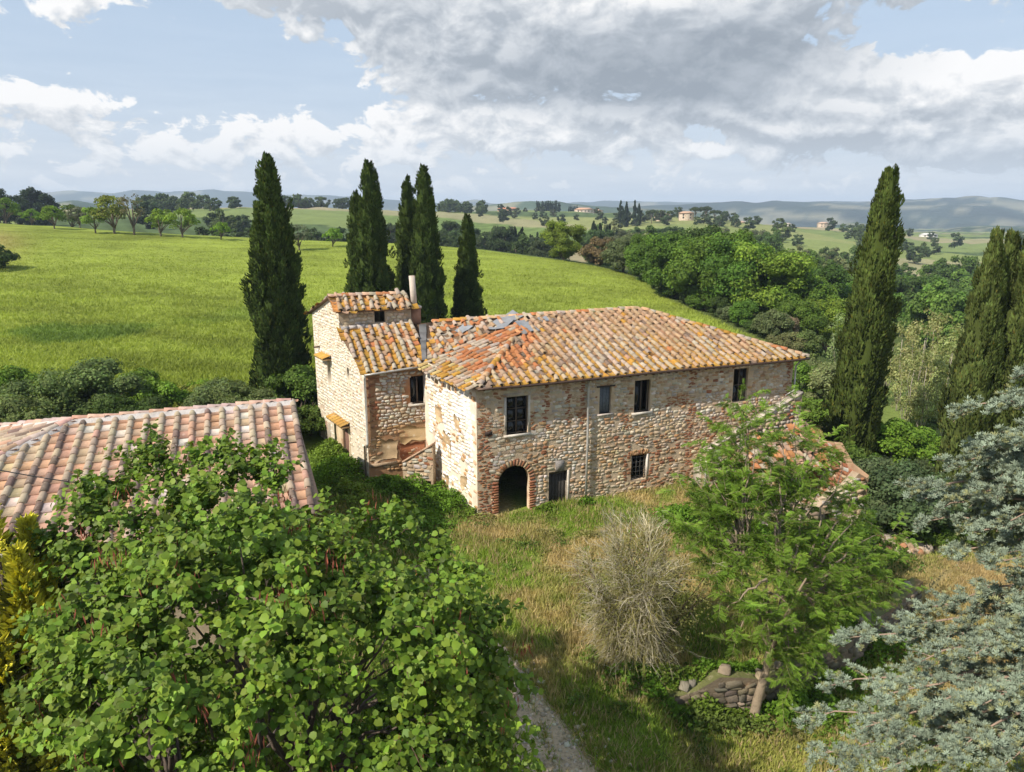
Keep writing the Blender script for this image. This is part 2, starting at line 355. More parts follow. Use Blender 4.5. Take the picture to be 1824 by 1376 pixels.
def field_mask(x, y):
    c = 912 + 1285 * x / np.maximum(y, 5)
    edge_c = np.interp(y, [58, 70, 80, 105, 118, 130, 140, 165, 200], [1330, 1395, 1385, 1232, 1172, 1152, 1105, 860, 500])
    crest = np.interp(c, [0, 200, 430, 600, 780, 900, 1000, 1100, 1150], [202, 190, 184, 180, 174, 168, 158, 148, 138])
    lo = 57 + 2.5 * (vnoise(x, y, 6) - .5)
    return sstep(y, lo, lo + 3) * (1 - sstep(c, edge_c - 12, edge_c + 6)) * (1 - sstep(y, crest, crest + 5))
C_FIELD = np.array((.228, .272, .046)); C_STRAW = np.array((.37, .29, .13)); C_GREEN = np.array((.175, .245, .036))
def ground_colour(x, y):
    n1, n2, n3 = fbm(x, y, 5.5, 4), fbm(x, y, 1.6, 3, 3), fbm(x, y, 22, 3, 8)
    yard = C_GREEN + (C_STRAW - C_GREEN) * sstep(n1 * .65 + n2 * .35, .39, .60)[..., None]
    c = 912 + 1285 * x / np.maximum(y, 5)
    lush = sstep(x, -1.5, -4.5)                                   # greener left of the house corner
    yard = yard * (1 - .75 * lush[..., None]) + np.array((.085, .145, .020)) * .75 * lush[..., None]
    lowr = sstep(x, 4.0, 6.5) * sstep(24.5 - y, 0, 2.5)
    yard = yard * (1 - .7 * lowr[..., None]) + np.array((.24, .27, .05)) * .7 * lowr[..., None]
    dry = np.exp(-(((x - 21) / 5.5) ** 2 + ((y - 31.5) / 4) ** 2))
    yard = yard * (1 - dry[..., None] * .8) + np.array((.33, .235, .12)) * dry[..., None] * .8
    f = field_mask(x, y)
    st = fbm(x * .35 + y * .15, y, 3.2, 3, 5)
    fc = C_FIELD * (1 + .60 * (n3 - .5)[..., None] + .65 * (st - .5)[..., None])
    darkp = sstep(fbm(x, y, 16, 4, 11), .60, .74) * sstep(110 - y, 0, 40)
    fc = fc * (1 - .40 * darkp[..., None]) * (1 - np.array((.25, .02, 0)) * darkp[..., None])
    drypatch = np.exp(-(((c - 5) / 55) ** 2 + ((y - 150) / 22) ** 2))
    fc = fc * (1 - drypatch[..., None] * .7) + np.array((.34, .25, .10)) * drypatch[..., None] * .7
    wood = np.array((.070, .105, .030)) * (1 + .8 * (n2 - .5)[..., None])
    # patchwork of far fields: cells with their own crop colour
    pal = np.array([(.20, .235, .075), (.27, .25, .13), (.145, .20, .055), (.30, .255, .15), (.17, .21, .07), (.085, .12, .045), (.23, .245, .09)])
    wx, wy = x + 60 * (fbm(x, y, 160, 2, 4) - .5), y * .62 + 60 * (fbm(x, y, 160, 2, 6) - .5)
    cell = (np.floor(wx / 120).astype(int) * 7 + np.floor(wy / 85).astype(int) * 13 + np.floor((wx + wy) / 210).astype(int) * 5) % 7
    far = pal[cell] * (1 + .35 * (fbm(x, y, 12, 3, 2) - .5)[..., None])
    rows = .5 + .5 * np.sin((x * .8 + y * .45) * 2 * np.pi / 9)
    far = far * np.where((cell % 3 == 2)[..., None], .72 + .4 * rows[..., None], 1)
    wm = sstep(fbm(x, y, 180, 3, 9), .56, .62) * sstep(y, 900, 1400)
    far = far * (1 - wm[..., None]) + wood * wm[..., None]
    kfar = sstep(y, 215, 290)[..., None]
    out = np.where((y < 62)[..., None], yard, wood * .5 + .5 * np.array((.11, .135, .04)))
    rgt = sstep(c, 1500, 1640) * sstep(y, 44, 56) * (1 - sstep(y, 76, 95))
    out = out * (1 - rgt[..., None]) + np.array((.22, .28, .07)) * rgt[..., None]
    out = out * (1 - kfar) + far * kfar
    return np.clip(out * (1 - f[..., None]) + fc * f[..., None], .005, 1)

def ground_mat():
    m = bpy.data.materials.new('ground'); m.use_nodes = True; t = NT(m.node_tree); b = m.node_tree.nodes['Principled BSDF']
    a = t.n('ShaderNodeAttribute'); a.attribute_name = 'col'; geo = t.n('ShaderNodeNewGeometry')
    mp = t.n('ShaderNodeMapping'); mp.inputs['Scale'].default_value = (.55, 1, 1); mp.inputs['Rotation'].default_value = (0, 0, .3); t.put(mp.inputs[0], geo.outputs['Position'])
    n1 = t.ramp(t.noise(mp.outputs[0], .9, 6, .68), [(.28, .72), (.5, 1), (.75, 1.25)])
    n2 = t.ramp(t.noise(geo.outputs['Position'], 5.5, 4, .7), [(.25, .72), (.5, 1), (.75, 1.22)])
    c = t.mix(1, t.mix(1, a.outputs['Color'], n1, 'MULTIPLY'), n2, 'MULTIPLY')
    t.put(b.inputs['Base Color'], c); b.inputs['Roughness'].default_value = 1; b.inputs['Specular IOR Level'].default_value = .05
    bn = t.n('ShaderNodeBump'); bn.inputs['Strength'].default_value = .9; bn.inputs['Distance'].default_value = .25
    t.put(bn.inputs['Height'], t.noise(mp.outputs[0], 2.6, 6, .7)); t.put(b.inputs['Normal'], bn.outputs[0])
    return m
M_GROUND = ground_mat()
def grid_faces(nr, nc):
    i = np.arange(nr - 1)[:, None] * nc; j = np.arange(nc - 1)[None]
    return np.stack([i + j, i + j + 1, i + nc + j + 1, i + nc + j], -1).reshape(-1, 4)
def build_ground():
    ys = np.concatenate([np.linspace(-60, 12, 10), np.arange(13, 75, .5), np.geomspace(75, 240, 130)[0:], np.geomspace(243, 9000, 150)])
    s = np.linspace(-1.25, 1.25, 360)
    Y = np.repeat(ys[:, None], len(s), 1); X = s[None] * (np.maximum(Y, 0) + 40)
    V = np.stack([X, Y, H(X, Y)], -1).reshape(-1, 3)
    tag(MB().add(V, grid_faces(*X.shape), ground_colour(X, Y).reshape(-1, 3)).build('ground', M_GROUND, smooth=True), kind='structure')
build_ground()

# gravel track in the foreground
PATH = np.array([(1.6, 16.0, 1.9), (1.45, 18.5, 1.7), (1.05, 20.5, 1.3), (.55, 22.5, .8), (-.3, 24.5, .62), (-1.4, 26.5, .6), (-3.2, 29, .6), (-5.2, 33, .6)])
def path_dist(x, y):
    px_ = np.interp(y, PATH[:, 1], PATH[:, 0]); w = np.interp(y, PATH[:, 1], PATH[:, 2]); return np.abs(x - px_) / w
def build_path():
    ys = np.linspace(14, 32, 130); u = np.linspace(-1, 1, 16)
    cx = np.interp(ys, PATH[:, 1], PATH[:, 0]); w = np.interp(ys, PATH[:, 1], PATH[:, 2])
    X = cx[:, None] + w[:, None] * u[None] * (1 + .35 * (vnoise(ys[:, None], u[None] * 3, .8) - .5)); Y = np.repeat(ys[:, None], 16, 1)
    Z = H(X, Y) + .05 - .045 * np.abs(u[None]) ** 3 + .03 * (vnoise(X, Y, .35) - .5)
    c = np.array((.56, .43, .28)) * (1 + .5 * (fbm(X, Y, 1.2, 4) - .5)[..., None])
    mt = mat_base('gravel', 1, 9, .45, 1.0, 30, spec=.03, spots=[((.58, .50, .39), 16, .56, .64, .7), ((.17, .15, .06), 4.5, .56, .68, .75)], bdist=.08)
    tag(MB().add(np.stack([X, Y, Z], -1).reshape(-1, 3), grid_faces(*X.shape), c.reshape(-1, 3)).build('gravel_path', mt, smooth=True), kind='structure')
build_path()

M_HILL = mat_base('far_hill', 1, .004, .35, .5, .02, spec=0, bdist=25)
def hill(name, D, pts, foot, width, base, amp=14):
    px = np.arange(pts[0][0], pts[-1][0] + 1, 9.0); top = np.interp(px, [p[0] for p in pts], [p[1] for p in pts]) + 5 * (fbm(px, px * 0 + D, 110, 4, 3) - .5)
    P = np.array([at(a, b, D) for a, b in zip(px, top)])
    t = np.concatenate([np.linspace(0, 1, 16), [1.06, 1.2, 1.5]]); X = P[:, 0][None] * (1 - .0 * t[:, None]); nC = len(px)
    Y = D - width + width * t[:, None] + 0 * X; X = P[:, 0][None] * Y / D
    prof = np.where(t < 1, t ** 1.3 * (3 - 2 * t ** 1.3) / 1.0, 1 - (t - 1) * 2); prof = np.clip(prof, 0, 1.0)
    rr = (fbm(X, Y, width * .35, 4, 21) - .5) * amp * np.clip(np.minimum(t, 1) * (1.0 - np.minimum(t, 1)) * 4, 0, 1)[:, None] * 3
    Z = foot + (P[:, 2][None] - foot) * prof[:, None] + rr + (fbm(X, Y, width * .06, 2, 5) - .5) * amp * .35
    n1 = fbm(X, Y, width * .16, 4, 31)
    c = np.array(base) * (1 + 1.3 * (n1 - .5)[..., None]); fld = sstep(fbm(X, Y, width * .10, 3, 41), .56, .64)
    c = c * (1 - .6 * fld[..., None]) + np.array((.30, .27, .17)) * .6 * fld[..., None]
    tag(MB().add(np.stack([X, Y, Z], -1).reshape(-1, 3), grid_faces(*X.shape), c.reshape(-1, 3)).build(name, M_HILL, smooth=True), kind='structure')
hill('mountains', 7000, [(-500, 350), (-200, 356), (0, 353), (60, 346), (130, 341), (200, 346), (240, 341), (300, 348), (380, 345), (440, 346), (540, 351), (640, 353), (720, 358), (800, 363), (850, 358), (900, 365), (1000, 366), (1150, 364), (1250, 363), (1350, 365), (1450, 360), (1600, 360), (1700, 358), (1824, 362), (2400, 358)], -85, 2500, (.035, .05, .034), 40)
hill('mountains', 4600, [(980, 378), (1100, 371), (1200, 368), (1300, 367), (1380, 361), (1480, 358), (1530, 360), (1600, 357), (1750, 360), (1824, 364), (2000, 362), (2400, 366)], -85, 1900, (.026, .04, .026), 34)
hill('hills', 2700, [(800, 378), (850, 371), (900, 366), (950, 362), (980, 361), (1020, 365), (1090, 370), (1200, 374), (1300, 380)], -60, 700, (.045, .07, .03), 12)
hill('hills', 2300, [(40, 376), (100, 366), (135, 360), (180, 366), (240, 370), (330, 371), (420, 376)], -60, 600, (.05, .075, .035), 10)
hill('hills', 2300, [(1440, 412), (1480, 402), (1525, 395), (1560, 398), (1620, 408), (1660, 411), (1700, 406), (1760, 402), (1824, 404), (2000, 404)], -80, 500, (.035, .06, .025), 10)
# ------------------------------------------------------------------ masonry and roof builders
def v2(*a): return np.array(a, float)
def pip(poly, u, v):
    poly = np.asarray(poly); u = np.asarray(u); v = np.asarray(v); ins = np.zeros(u.shape, bool); n = len(poly)
    for i in range(n):
        (x1, y1), (x2, y2) = poly[i], poly[(i + 1) % n]
        c = (y1 > v) != (y2 > v); ins ^= c & (u < (x2 - x1) * (v - y1) / (y2 - y1 + 1e-12) + x1)
    return ins
def rect(u0, u1, z0, z1): return [(u0, z0), (u1, z0), (u1, z1), (u0, z1)]
def arch_poly(u0, u1, z0, zs, ztop, n=12):
    cx, r = (u0 + u1) / 2, (u1 - u0) / 2
    return [(u0, z0), (u1, z0)] + [(cx + r * math.cos(a), zs + (ztop - zs) * math.sin(a)) for a in np.linspace(0, math.pi, n)]
def w3(P, d, nrm, u, z, h=0):
    return np.array((P[0] + d[0] * u + nrm[0] * h, P[1] + d[1] * u + nrm[1] * h, z))
def wall_mesh(P, d, nrm, outline, holes, name, mat, parent, col, depth=.38):
    mb = MB(); polys = [outline] + holes
    V = [Vector((p[0], p[1], 0)) for pl in polys for p in pl]
    tri = tessellate_polygon([[Vector((p[0], p[1], 0)) for p in pl] for pl in polys])
    mb.add([w3(P, d, nrm, v.x, v.y) for v in V], np.array(tri), col)
    for hl in holes:
        n = len(hl); f = [w3(P, d, nrm, a, b) for a, b in hl]; bk = [w3(P, d, nrm, a, b, -depth) for a, b in hl]
        mb.add(f + bk, np.array([(i, (i + 1) % n, n + (i + 1) % n, n + i) for i in range(n)]), np.array(col) * 1.15)
    return mb.build(name, mat, parent)

def stone_template(seed):
    r = np.random.default_rng(seed); th = np.linspace(0, 2 * np.pi, 9)[:-1] + r.uniform(-.28, .28, 8)
    p = 10.0; c, s = np.cos(th), np.sin(th); rad = .5 / (np.abs(c) ** p + np.abs(s) ** p) ** (1 / p) * r.uniform(.82, 1.05, 8)
    base = np.stack([c * rad, s * rad, np.full(8, -.25)], 1); top = np.stack([c * rad * .93, s * rad * .90, r.uniform(.80, 1.05, 8)], 1)
    V = np.vstack([base, top, [(r.uniform(-.15, .15), r.uniform(-.15, .15), r.uniform(.95, 1.12))]])
    return V, [np.array([(i, (i + 1) % 8, 8 + (i + 1) % 8, 8 + i) for i in range(8)]), np.array([(8 + i, 8 + (i + 1) % 8, 16) for i in range(8)])]
STONES = [stone_template(50 + k) for k in range(7)]
def tpl_mesh(name, V, F, mat, smooth=False): return MB().add(V, F, (1, 1, 1)).mesh(name, mat, smooth)
STONE_ME = {}
def stone_me(k, mat):
    if (k, mat.name) not in STONE_ME: STONE_ME[(k, mat.name)] = tpl_mesh('stone', *STONES[k], mat)
    return STONE_ME[(k, mat.name)]
def lay_stones(P, d, nrm, outline, holes, colf, hr=(.15, .30), wr=(.22, .58), dep=(.018, .055), gap=.995, seed=0, margin=.05):
    """irregular courses -> (pos, M, col, kind)"""
    r = np.random.default_rng(900 + seed); us = [p[0] for p in outline]; zs = [p[1] for p in outline]
    pos, Ms, cols, ks = [], [], [], []; z = min(zs); D3 = np.array((d[0], d[1], 0)); N3 = np.array((nrm[0], nrm[1], 0))
    while z < max(zs):
        h = r.uniform(*hr); u = min(us) + r.uniform(-.3, 0)
        while u < max(us):
            w = r.uniform(*wr) * (.7 + h * 1.4); uc, zc = u + w / 2, z + h / 2; u += w
            pts = [(uc, zc), (uc - w * .42, zc), (uc + w * .42, zc), (uc, zc + h * .42)]
            if not all(pip(outline, a, b) for a, b in pts[:1] + pts[3:]) or not (min(us) - .02 < uc - w * .38 and uc + w * .38 < max(us) + .02): continue
            if any(pip(hl, a, b) for hl in holes for a, b in [(uc, zc), (uc - w * .5, zc), (uc + w * .5, zc), (uc, zc + h * .5), (uc, zc - h * .5)]): continue
            col = colf(uc, zc, r)
            if col is None: continue
            zz = zc + r.uniform(-.045, .045); ang = r.normal(0, .12); dp = r.uniform(*dep)
            ca, sa = math.cos(ang), math.sin(ang); A = D3 * ca + np.array((0, 0, sa)); B = -D3 * sa + np.array((0, 0, ca))
            hh = h * r.uniform(.85, 1.08)
            pos.append(w3(P, d, nrm, uc, zz)); Ms.append(np.stack([A * w * gap, B * hh * gap, N3 * dp], 1)); cols.append(col); ks.append(r.integers(0, len(STONES)))
        z += h
    return [np.array(pos), np.array(Ms), np.array(cols), np.array(ks)]
def emit_pieces(parent, name, stuff_name, tv, me_of, data, mat, nsingle, score, keep=None):
    """the nsingle best-scoring pieces become objects of their own, the rest one joined part"""
    pos, M, col, ks = data; n = len(pos)
    if n == 0: return
    order = np.argsort(-score); single = np.zeros(n, bool); single[order[:nsingle]] = True
    off = origin_of(parent)
    for i in np.where(single)[0]:
        o = link(name, me_of(ks[i], mat), parent)
        m4 = np.eye(4); m4[:3, :3] = M[i]; m4[:3, 3] = pos[i] - off
        o.matrix_basis = Matrix(m4.tolist()); o.color = (*col[i], 1)
    rest = ~single
    if rest.any():
        mb = MB()
        for k in np.unique(ks[rest]):
            s = rest & (ks == k); scatter(mb, *tv[k], pos[s], M[s], col[s])
        mb.build(stuff_name, mat, parent, kind='stuff')
def size_score(pos): return -np.linalg.norm(pos - np.array((0, 0, CZ)), axis=1)

# tiles: local x across, y up the slope (0..1), z off the roof
def cover_tile(r0, r1, L, seg=5, seed=0):
    r = np.random.default_rng(seed); th = np.linspace(0, np.pi, seg + 1)
    def ring(rad, y, t=0): return np.stack([np.cos(th) * (rad - t), np.full(seg + 1, y), np.sin(th) * (rad - t) * .9], 1)
    a, b, c = ring(r0, 0), ring((r0 + r1) / 2 * r.uniform(.97, 1.03), L * .5), ring(r1, L); ai = ring(r0, .0, .035)
    V = np.vstack([a, b, c, ai]); n = seg + 1; F = []
    for q in range(2): F += [(q * n + i, q * n + i + 1, (q + 1) * n + i + 1, (q + 1) * n + i) for i in range(seg)]
    F += [(3 * n + i, 3 * n + i + 1, i + 1, i) for i in range(seg)]
    return V, [np.array(F)]
def pan_tile(w, L, dep=.05):
    x = np.linspace(-.5, .5, 5) * w; z = (np.abs(np.linspace(-1, 1, 5)) ** 2 - .6) * dep
    a = np.stack([x, np.zeros(5), z + .03], 1); b = np.stack([x * .94, np.full(5, L), z - .015], 1); c = np.stack([x, np.zeros(5), z - .015], 1)
    V = np.vstack([a, b, c]); F = [(i, i + 1, 5 + i + 1, 5 + i) for i in range(4)] + [(10 + i, 10 + i + 1, i + 1, i) for i in range(4)]
    return V, [np.array(F)]
def flat_tile(w, L, lip=.05):
    x = np.array([-.5, -.43, -.40, .40, .43, .5]) * w; z = np.array([lip, lip, 0, 0, lip, lip])
    a = np.stack([x, np.zeros(6), z + .045], 1); b = np.stack([x * .95, np.full(6, L), z], 1); c = np.stack([x, np.zeros(6), z - .0], 1)
    V = np.vstack([a, b, c]); F = [(i, i + 1, 6 + i + 1, 6 + i) for i in range(5)] + [(12 + i, 12 + i + 1, i + 1, i) for i in range(5)]
    return V, [np.array(F)]
def plane_axes(p0, p1, p2):
    a = unit(np.subtract(p1, p0)); nn = unit(np.cross(a, np.subtract(p2, p0))); nn = nn if nn[2] > 0 else -nn
    b = unit(np.cross(nn, a))
    return (a, b, nn) if b[2] >= 0 else (-a, -b, nn)
def lay_tiles(poly, org, ax, cs, rs, colf, tv_ids, jit=1.0, drop=.0, seed=0, cover_first=False, zoff=(.03, .075)):
    """courses of pans and covers over a polygon lying in a plane"""
    r = np.random.default_rng(400 + seed); a, b, nn = ax; org = np.asarray(org, float)
    Q = np.array([((p - org) @ a, (p - org) @ b) for p in np.asarray(poly, float)])
    i0, i1 = int(Q[:, 0].min() // cs) - 1, int(Q[:, 0].max() // cs) + 2; jn = int(Q[:, 1].max() // rs) + 1
    j0 = int(math.floor(Q[:, 1].min() / rs))
    pos, Ms, cols, ks = [], [], [], []
    for i in range(i0, i1):
        cj = r.normal(0, .015) * jit
        for cover in (0, 1):
            u = (i + .5 * cover) * cs + cj
            for j in range(j0, jn):
                v = j * rs - .06 + r.normal(0, .018) * jit + .05 * cover
                if not pip(Q, u, max(v + rs * .55, .02)): continue
                if drop and r.random() < drop * (1.6 if cover else .5): continue
                c = colf(u, v, cover, r)
                if c is None: continue
                ang = r.normal(0, .045) * jit; tilt = (.05 if cover else .035) + r.normal(0, .02) * jit
                if r.random() < .05 * jit: ang += r.normal(0, .22); v -= r.uniform(0, .18)
                ca, sa = math.cos(ang), math.sin(ang); X = a * ca + b * sa; Yv = -a * sa + b * ca; Yt = unit(Yv - nn * tilt); Z = np.cross(X, Yt)
                s = 1 + r.normal(0, .04) * jit
                pos.append(org + a * u + b * v + nn * (zoff[cover] + r.normal(0, .008) * jit)); Ms.append(np.stack([X * s, Yt * s, Z * s], 1)); cols.append(c)
                ks.append(tv_ids[cover][r.integers(0, len(tv_ids[cover]))])
    return [np.array(pos), np.array(Ms), np.array(cols), np.array(ks)]
def ridge_tiles(p, q, rad_id, step, colf, seed=0, lift=.05):
    r = np.random.default_rng(700 + seed); p, q = np.asarray(p, float), np.asarray(q, float); L = np.linalg.norm(q - p); y = (q - p) / L
    x = unit(np.cross(y, (0, 0, 1))); z = np.cross(x, y); pos, Ms, cols, ks = [], [], [], []
    for k in range(int(L / step)):
        ang = r.normal(0, .05); X = x * math.cos(ang) + y * math.sin(ang); Yv = unit(np.cross(z, X) - z * .05)
        pos.append(p + y * k * step + z * (lift + r.normal(0, .012))); Ms.append(np.stack([X, Yv, np.cross(X, Yv)], 1)); cols.append(colf(r)); ks.append(rad_id)
    return [np.array(pos), np.array(Ms), np.array(cols), np.array(ks)]
def cat_data(*ds):
    ds = [d for d in ds if len(d[0])]; return [np.concatenate([d[i] for d in ds]) for i in range(4)]
def deck(mb, poly, th=.10, col=(.16, .10, .06)):
    P = np.asarray(poly, float); n = len(P); B = P - (0, 0, th)
    mb.add(np.vstack([P - (0, 0, .01), B]), [np.arange(n)[None], (np.arange(n)[::-1] + n)[None], np.array([(i, n + i, n + (i + 1) % n, (i + 1) % n) for i in range(n)])], col)
def pick(r, *opts):
    """weighted colour choice with its own lightness"""
    w = np.array([o[0] for o in opts]); c = np.array(opts[r.choice(len(opts), p=w / w.sum())][1]); return np.clip(c * r.uniform(.85, 1.14) * (1 + r.uniform(-.05, .05, 3)), .01, .9)

TV = [cover_tile(.145, .115, .58, 5, k) for k in range(3)] + [pan_tile(.46, .56)] + [cover_tile(.19, .17, .56, 6, 9)] \
   + [cover_tile(.145, .125, .70, 6, 20 + k) for k in range(2)] + [flat_tile(.56, .68)] + [cover_tile(.20, .18, .66, 6, 30)]
TILE_ME = {}
def tile_me(k, mat):
    if (k, mat.name) not in TILE_ME: TILE_ME[(k, mat.name)] = tpl_mesh('tile', *TV[k], mat)
    return TILE_ME[(k, mat.name)]
def emit_tiles(parent, data, mat, ns, score=None): emit_pieces(parent, 'tile', 'tile_courses', TV, tile_me, data, mat, ns, size_score(data[0]) if score is None else score)
def emit_stones(parent, data, mat, ns): emit_pieces(parent, 'stone', 'rubble_stones', STONES, stone_me, data, mat, ns, size_score(data[0]))

# ------------------------------------------------------------------ the old farmhouse
e = v2(.929, .370); n = v2(-.370, .929); m = unit(v2(-.515, .857)); g = unit(v2(-.539, .842))
fn, ln, gn = -n, v2(-.857, -.515), v2(-.842, -.539)
C0, Wc = v2(-1.63, 37.9), v2(-8.75, 42.26)
CL = C0 - e * .3
HOUSE = thing('farmhouse', 'large derelict stone farmhouse with sagging ochre tiled roofs and a low tower', 'house', (-1.63, 37.9, 0))
BR = (.30, .125, .065); PALE = (.55, .455, .345); TAN = (.47, .345, .225); GREY = (.46, .41, .35); WHT = (.62, .555, .47)

def window(P, d, nrm, u0, u1, z0, z1, parent, frame=(.10, .075, .055), bars=(1, 2), sill=True, broken=False, depth=.22, lintel=None, fmat=None):
    w = link('window', None, parent)
    mb = MB(); t = .06
    for (a, b, c_, dd) in [(u0, u0 + t, z0, z1), (u1 - t, u1, z0, z1), (u0 + t, u1 - t, z0, z0 + t), (u0 + t, u1 - t, z1 - t, z1)]:
        mb.add(*obox(P, d, nrm, a, b, c_, dd, -depth, -depth + .06), frame)
    mid = (u0 + u1) / 2
    for k in range(bars[0]): q = u0 + (u1 - u0) * (k + 1) / (bars[0] + 1); mb.add(*obox(P, d, nrm, q - .045, q + .045, z0 + t, z1 - t, -depth + .004, -depth + .056), frame)
    for k in range(bars[1]):
        q = z0 + (z1 - z0) * (k + 1) / (bars[1] + 1); mb.add(*obox(P, d, nrm, u0 + t, u1 - t, q - .025, q + .025, -depth + .01, -depth + .05), frame)
    mb.build('frame', fmat or M_WOOD, w)
    nb, nv = bars[0] + 1, bars[1] + 1
    for i in range(nb):
        for j in range(nv):
            if broken and (i + j) % 3 == 1: continue
            a0, a1 = u0 + (u1 - u0) * i / nb, u0 + (u1 - u0) * (i + 1) / nb; b0, b1 = z0 + (z1 - z0) * j / nv, z0 + (z1 - z0) * (j + 1) / nv
            MB().add(*obox(P, d, nrm, a0 + .05, a1 - .05, b0 + .03, b1 - .03, -depth + .022, -depth + .034)).build('pane', M_GLASS, w)
    if sill: MB().add(*obox(P, d, nrm, u0 - .16, u1 + .16, z0 - .13, z0, -.30, .10), (.60, .54, .46)).build('sill', M_STONE, w)
    if lintel: MB().add(*obox(P, d, nrm, u0 - .18, u1 + .18, z1 + .002, z1 + .20, -.20, .03), lintel).build('lintel', M_STONE, w)
    return w
def surround(P, d, nrm, u0, u1, z0, z1, parent, col, wd=.13):
    for (a, b, c_, dd) in [(u0 - wd, u0, z0, z1), (u1, u1 + wd, z0, z1)]: MB().add(*obox(P, d, nrm, a, b, c_, dd, -.2, .035), col).build('jamb', M_STONE, parent)

def build_farmhouse():
    # ---------- front wall
    W1, W2, W3, W4, W5 = (1.42, 2.70, 3.85, 6.0), (7.16, 7.92, 4.45, 6.03), (9.47, 10.53, 4.28, 6.22), (16.5, 17.6, 4.2, 6.34), (9.44, 10.50, .05, 1.62)
    ARCH = arch_poly(.93, 2.83, -1.25, 1.05, 2.03); DOOR = (4.02, 5.18, -1.2, 1.31)
    holes = [rect(*w) for w in (W1, W2, W3, W4, W5)] + [ARCH, rect(*DOOR)]
    out = rect(-.3, 21.12, -1.6, 6.95)
    fw = wall_mesh(C0, e, fn, out, holes, 'wall', M_MORTAR, HOUSE, (.54, .41, .28))
    fw['label'] = 'long front wall of tan rubble stone with brick strips'
    def brick_zone(u, z):
        if u < .42 + .25 * ((z * 1.7) % 1 > .5) and z < 5.4: return True
        if z > 3.9 and (3.62 < u < 3.95 or 5.05 < u < 5.35 or 5.85 < u < 6.25): return True
        if z > 3.9 and (1.0 < u < 1.36 or 2.76 < u < 3.2): return z < 5.2
        if 8.55 < u < 9.40 and 3.4 < z < 4.6: return (u + z * .7) % 1 > .4
        if 13.2 < u < 13.75: return z < 4.5 or z > 5.5
        if 8.95 < u < 9.40 and -.1 < z < 1.9 or 10.55 < u < 10.95 and -.1 < z < 1.8: return True
        if 11.6 < u < 13.4 and 4.35 < z < 5.0: return True
        if 20.6 < u: return True
        return False
    def col_front(u, z, r):
        if brick_zone(u, z): return None
        if z < 1.2 and u > 6.6 and r.random() < .12: return None
        if r.random() < .10: return None
        if vnoise(u * .8, z, 1.0, 17) > .64: return pick(r, (2, (.40, .24, .13)), (2, TAN), (1, BR), (1, PALE)) if r.random() > .12 else None
        c = pick(r, (5, PALE), (3, TAN), (2.2, GREY), (2, WHT), (1.3, (.46, .28, .15)))
        if u > 6.5 and z < 3.4: c = c * np.array((1.0, .93, .80))
        if u < 6.3 and z < 4: c = np.clip(c * 1.12, 0, .85)
        return c
    fs = lay_stones(C0, e, fn, rect(-.28, 21.1, -1.2, 6.9), holes, col_front, (.10, .25), (.17, .50), (.012, .042), seed=1)
    def col_brick(u, z, r): return pick(r, (4, BR), (2, (.36, .18, .09)), (1, (.42, .27, .15))) if brick_zone(u, z) and r.random() > .12 else None
    fb = lay_stones(C0, e, fn, rect(-.29, 21.1, -1.0, 6.9), holes, col_brick, (.10, .12), (.32, .42), (.012, .03), .93, seed=2)
    emit_stones(fw, fs, M_STONE, 210)
    emit_pieces(fw, 'brick', 'brickwork', STONES, stone_me, fb, M_STONE, 40, size_score(fb[0]))
    # brick arch ring of voussoirs
    cx, rr, zs = 1.88, .95, 1.05; D3, N3 = np.array((*e, 0)), np.array((*fn, 0)); bm_ = tpl_mesh('brick', *box_vf(0, 0, 0, 1, 1, 1), M_STONE)
    ring = link('arch_ring', None, HOUSE)
    def vous(u, z, ang, w, h, col):
        o = link('brick', bm_, ring); ca, sa = math.cos(ang), math.sin(ang)
        M3 = np.stack([(D3 * ca + np.array((0, 0, sa))) * w, (-D3 * sa + np.array((0, 0, ca))) * h, N3 * .16], 1); m4 = np.eye(4); m4[:3, :3] = M3; m4[:3, 3] = w3(C0, e, fn, u, z, -.03) - origin_of(ring)
        o.matrix_basis = Matrix(m4.tolist()); o.color = (*col, 1)
    r = np.random.default_rng(5)
    for a in np.linspace(.06, math.pi - .06, 19): vous(cx + (rr + .17) * math.cos(a), zs + (.98 + .17) * math.sin(a), a, .32, .145, pick(r, (3, (.34, .19, .11)), (2, BR), (1, TAN)))
    for k in range(14):
        for sgn in (-1, 1): vous(cx + sgn * (rr + .14 + .05 * (k % 2)), -1.05 + k * .15, r.normal(0, .02), .28 + .1 * (k % 2), .13, pick(r, (3, BR), (2, (.38, .20, .11)), (1, TAN)))
    # windows, doors
    surround(C0, e, fn, *W1, window(C0, e, fn, *W1, HOUSE, broken=False, lintel=(.50, .42, .34)), (.62, .55, .47))
    w2 = link('window', None, HOUSE); w2['label'] = 'narrow window closed by a weathered grey blue shutter'
    for k in range(3): MB().add(*obox(C0, e, fn, W2[0] + .02 + k * .245, W2[0] + .25 + k * .245, W2[2] + .02, W2[3] - .02, -.2, -.15), (.13, .145, .165)).build('board', M_WOOD, w2)
    MB().add(*obox(C0, e, fn, W2[0] - .14, W2[1] + .14, W2[2] - .10, W2[2], -.3, .09), (.56, .47, .40)).build('sill', M_STONE, w2)
    MB().add(*obox(C0, e, fn, W2[0] - .22, W2[1] + .22, W2[3] + .002, W2[3] + .09, -.2, .05), (.06, .05, .045)).build('lintel', M_WOOD, w2)
    window(C0, e, fn, *W3, HOUSE, bars=(1, 0), broken=True)
    window(C0, e, fn, *W4, HOUSE, bars=(1, 1), broken=True, sill=False)
    w5 = link('window', None, HOUSE); w5['label'] = 'ground floor window with an iron grille'
    for k in range(4): MB().add(*tube_vf([w3(C0, e, fn, W5[0] + .13 + k * .265, z, -.10) for z in (W5[2], W5[3])], .02, 5)).build('bar', M_METAL, w5).color = (.10, .09, .08, 1)
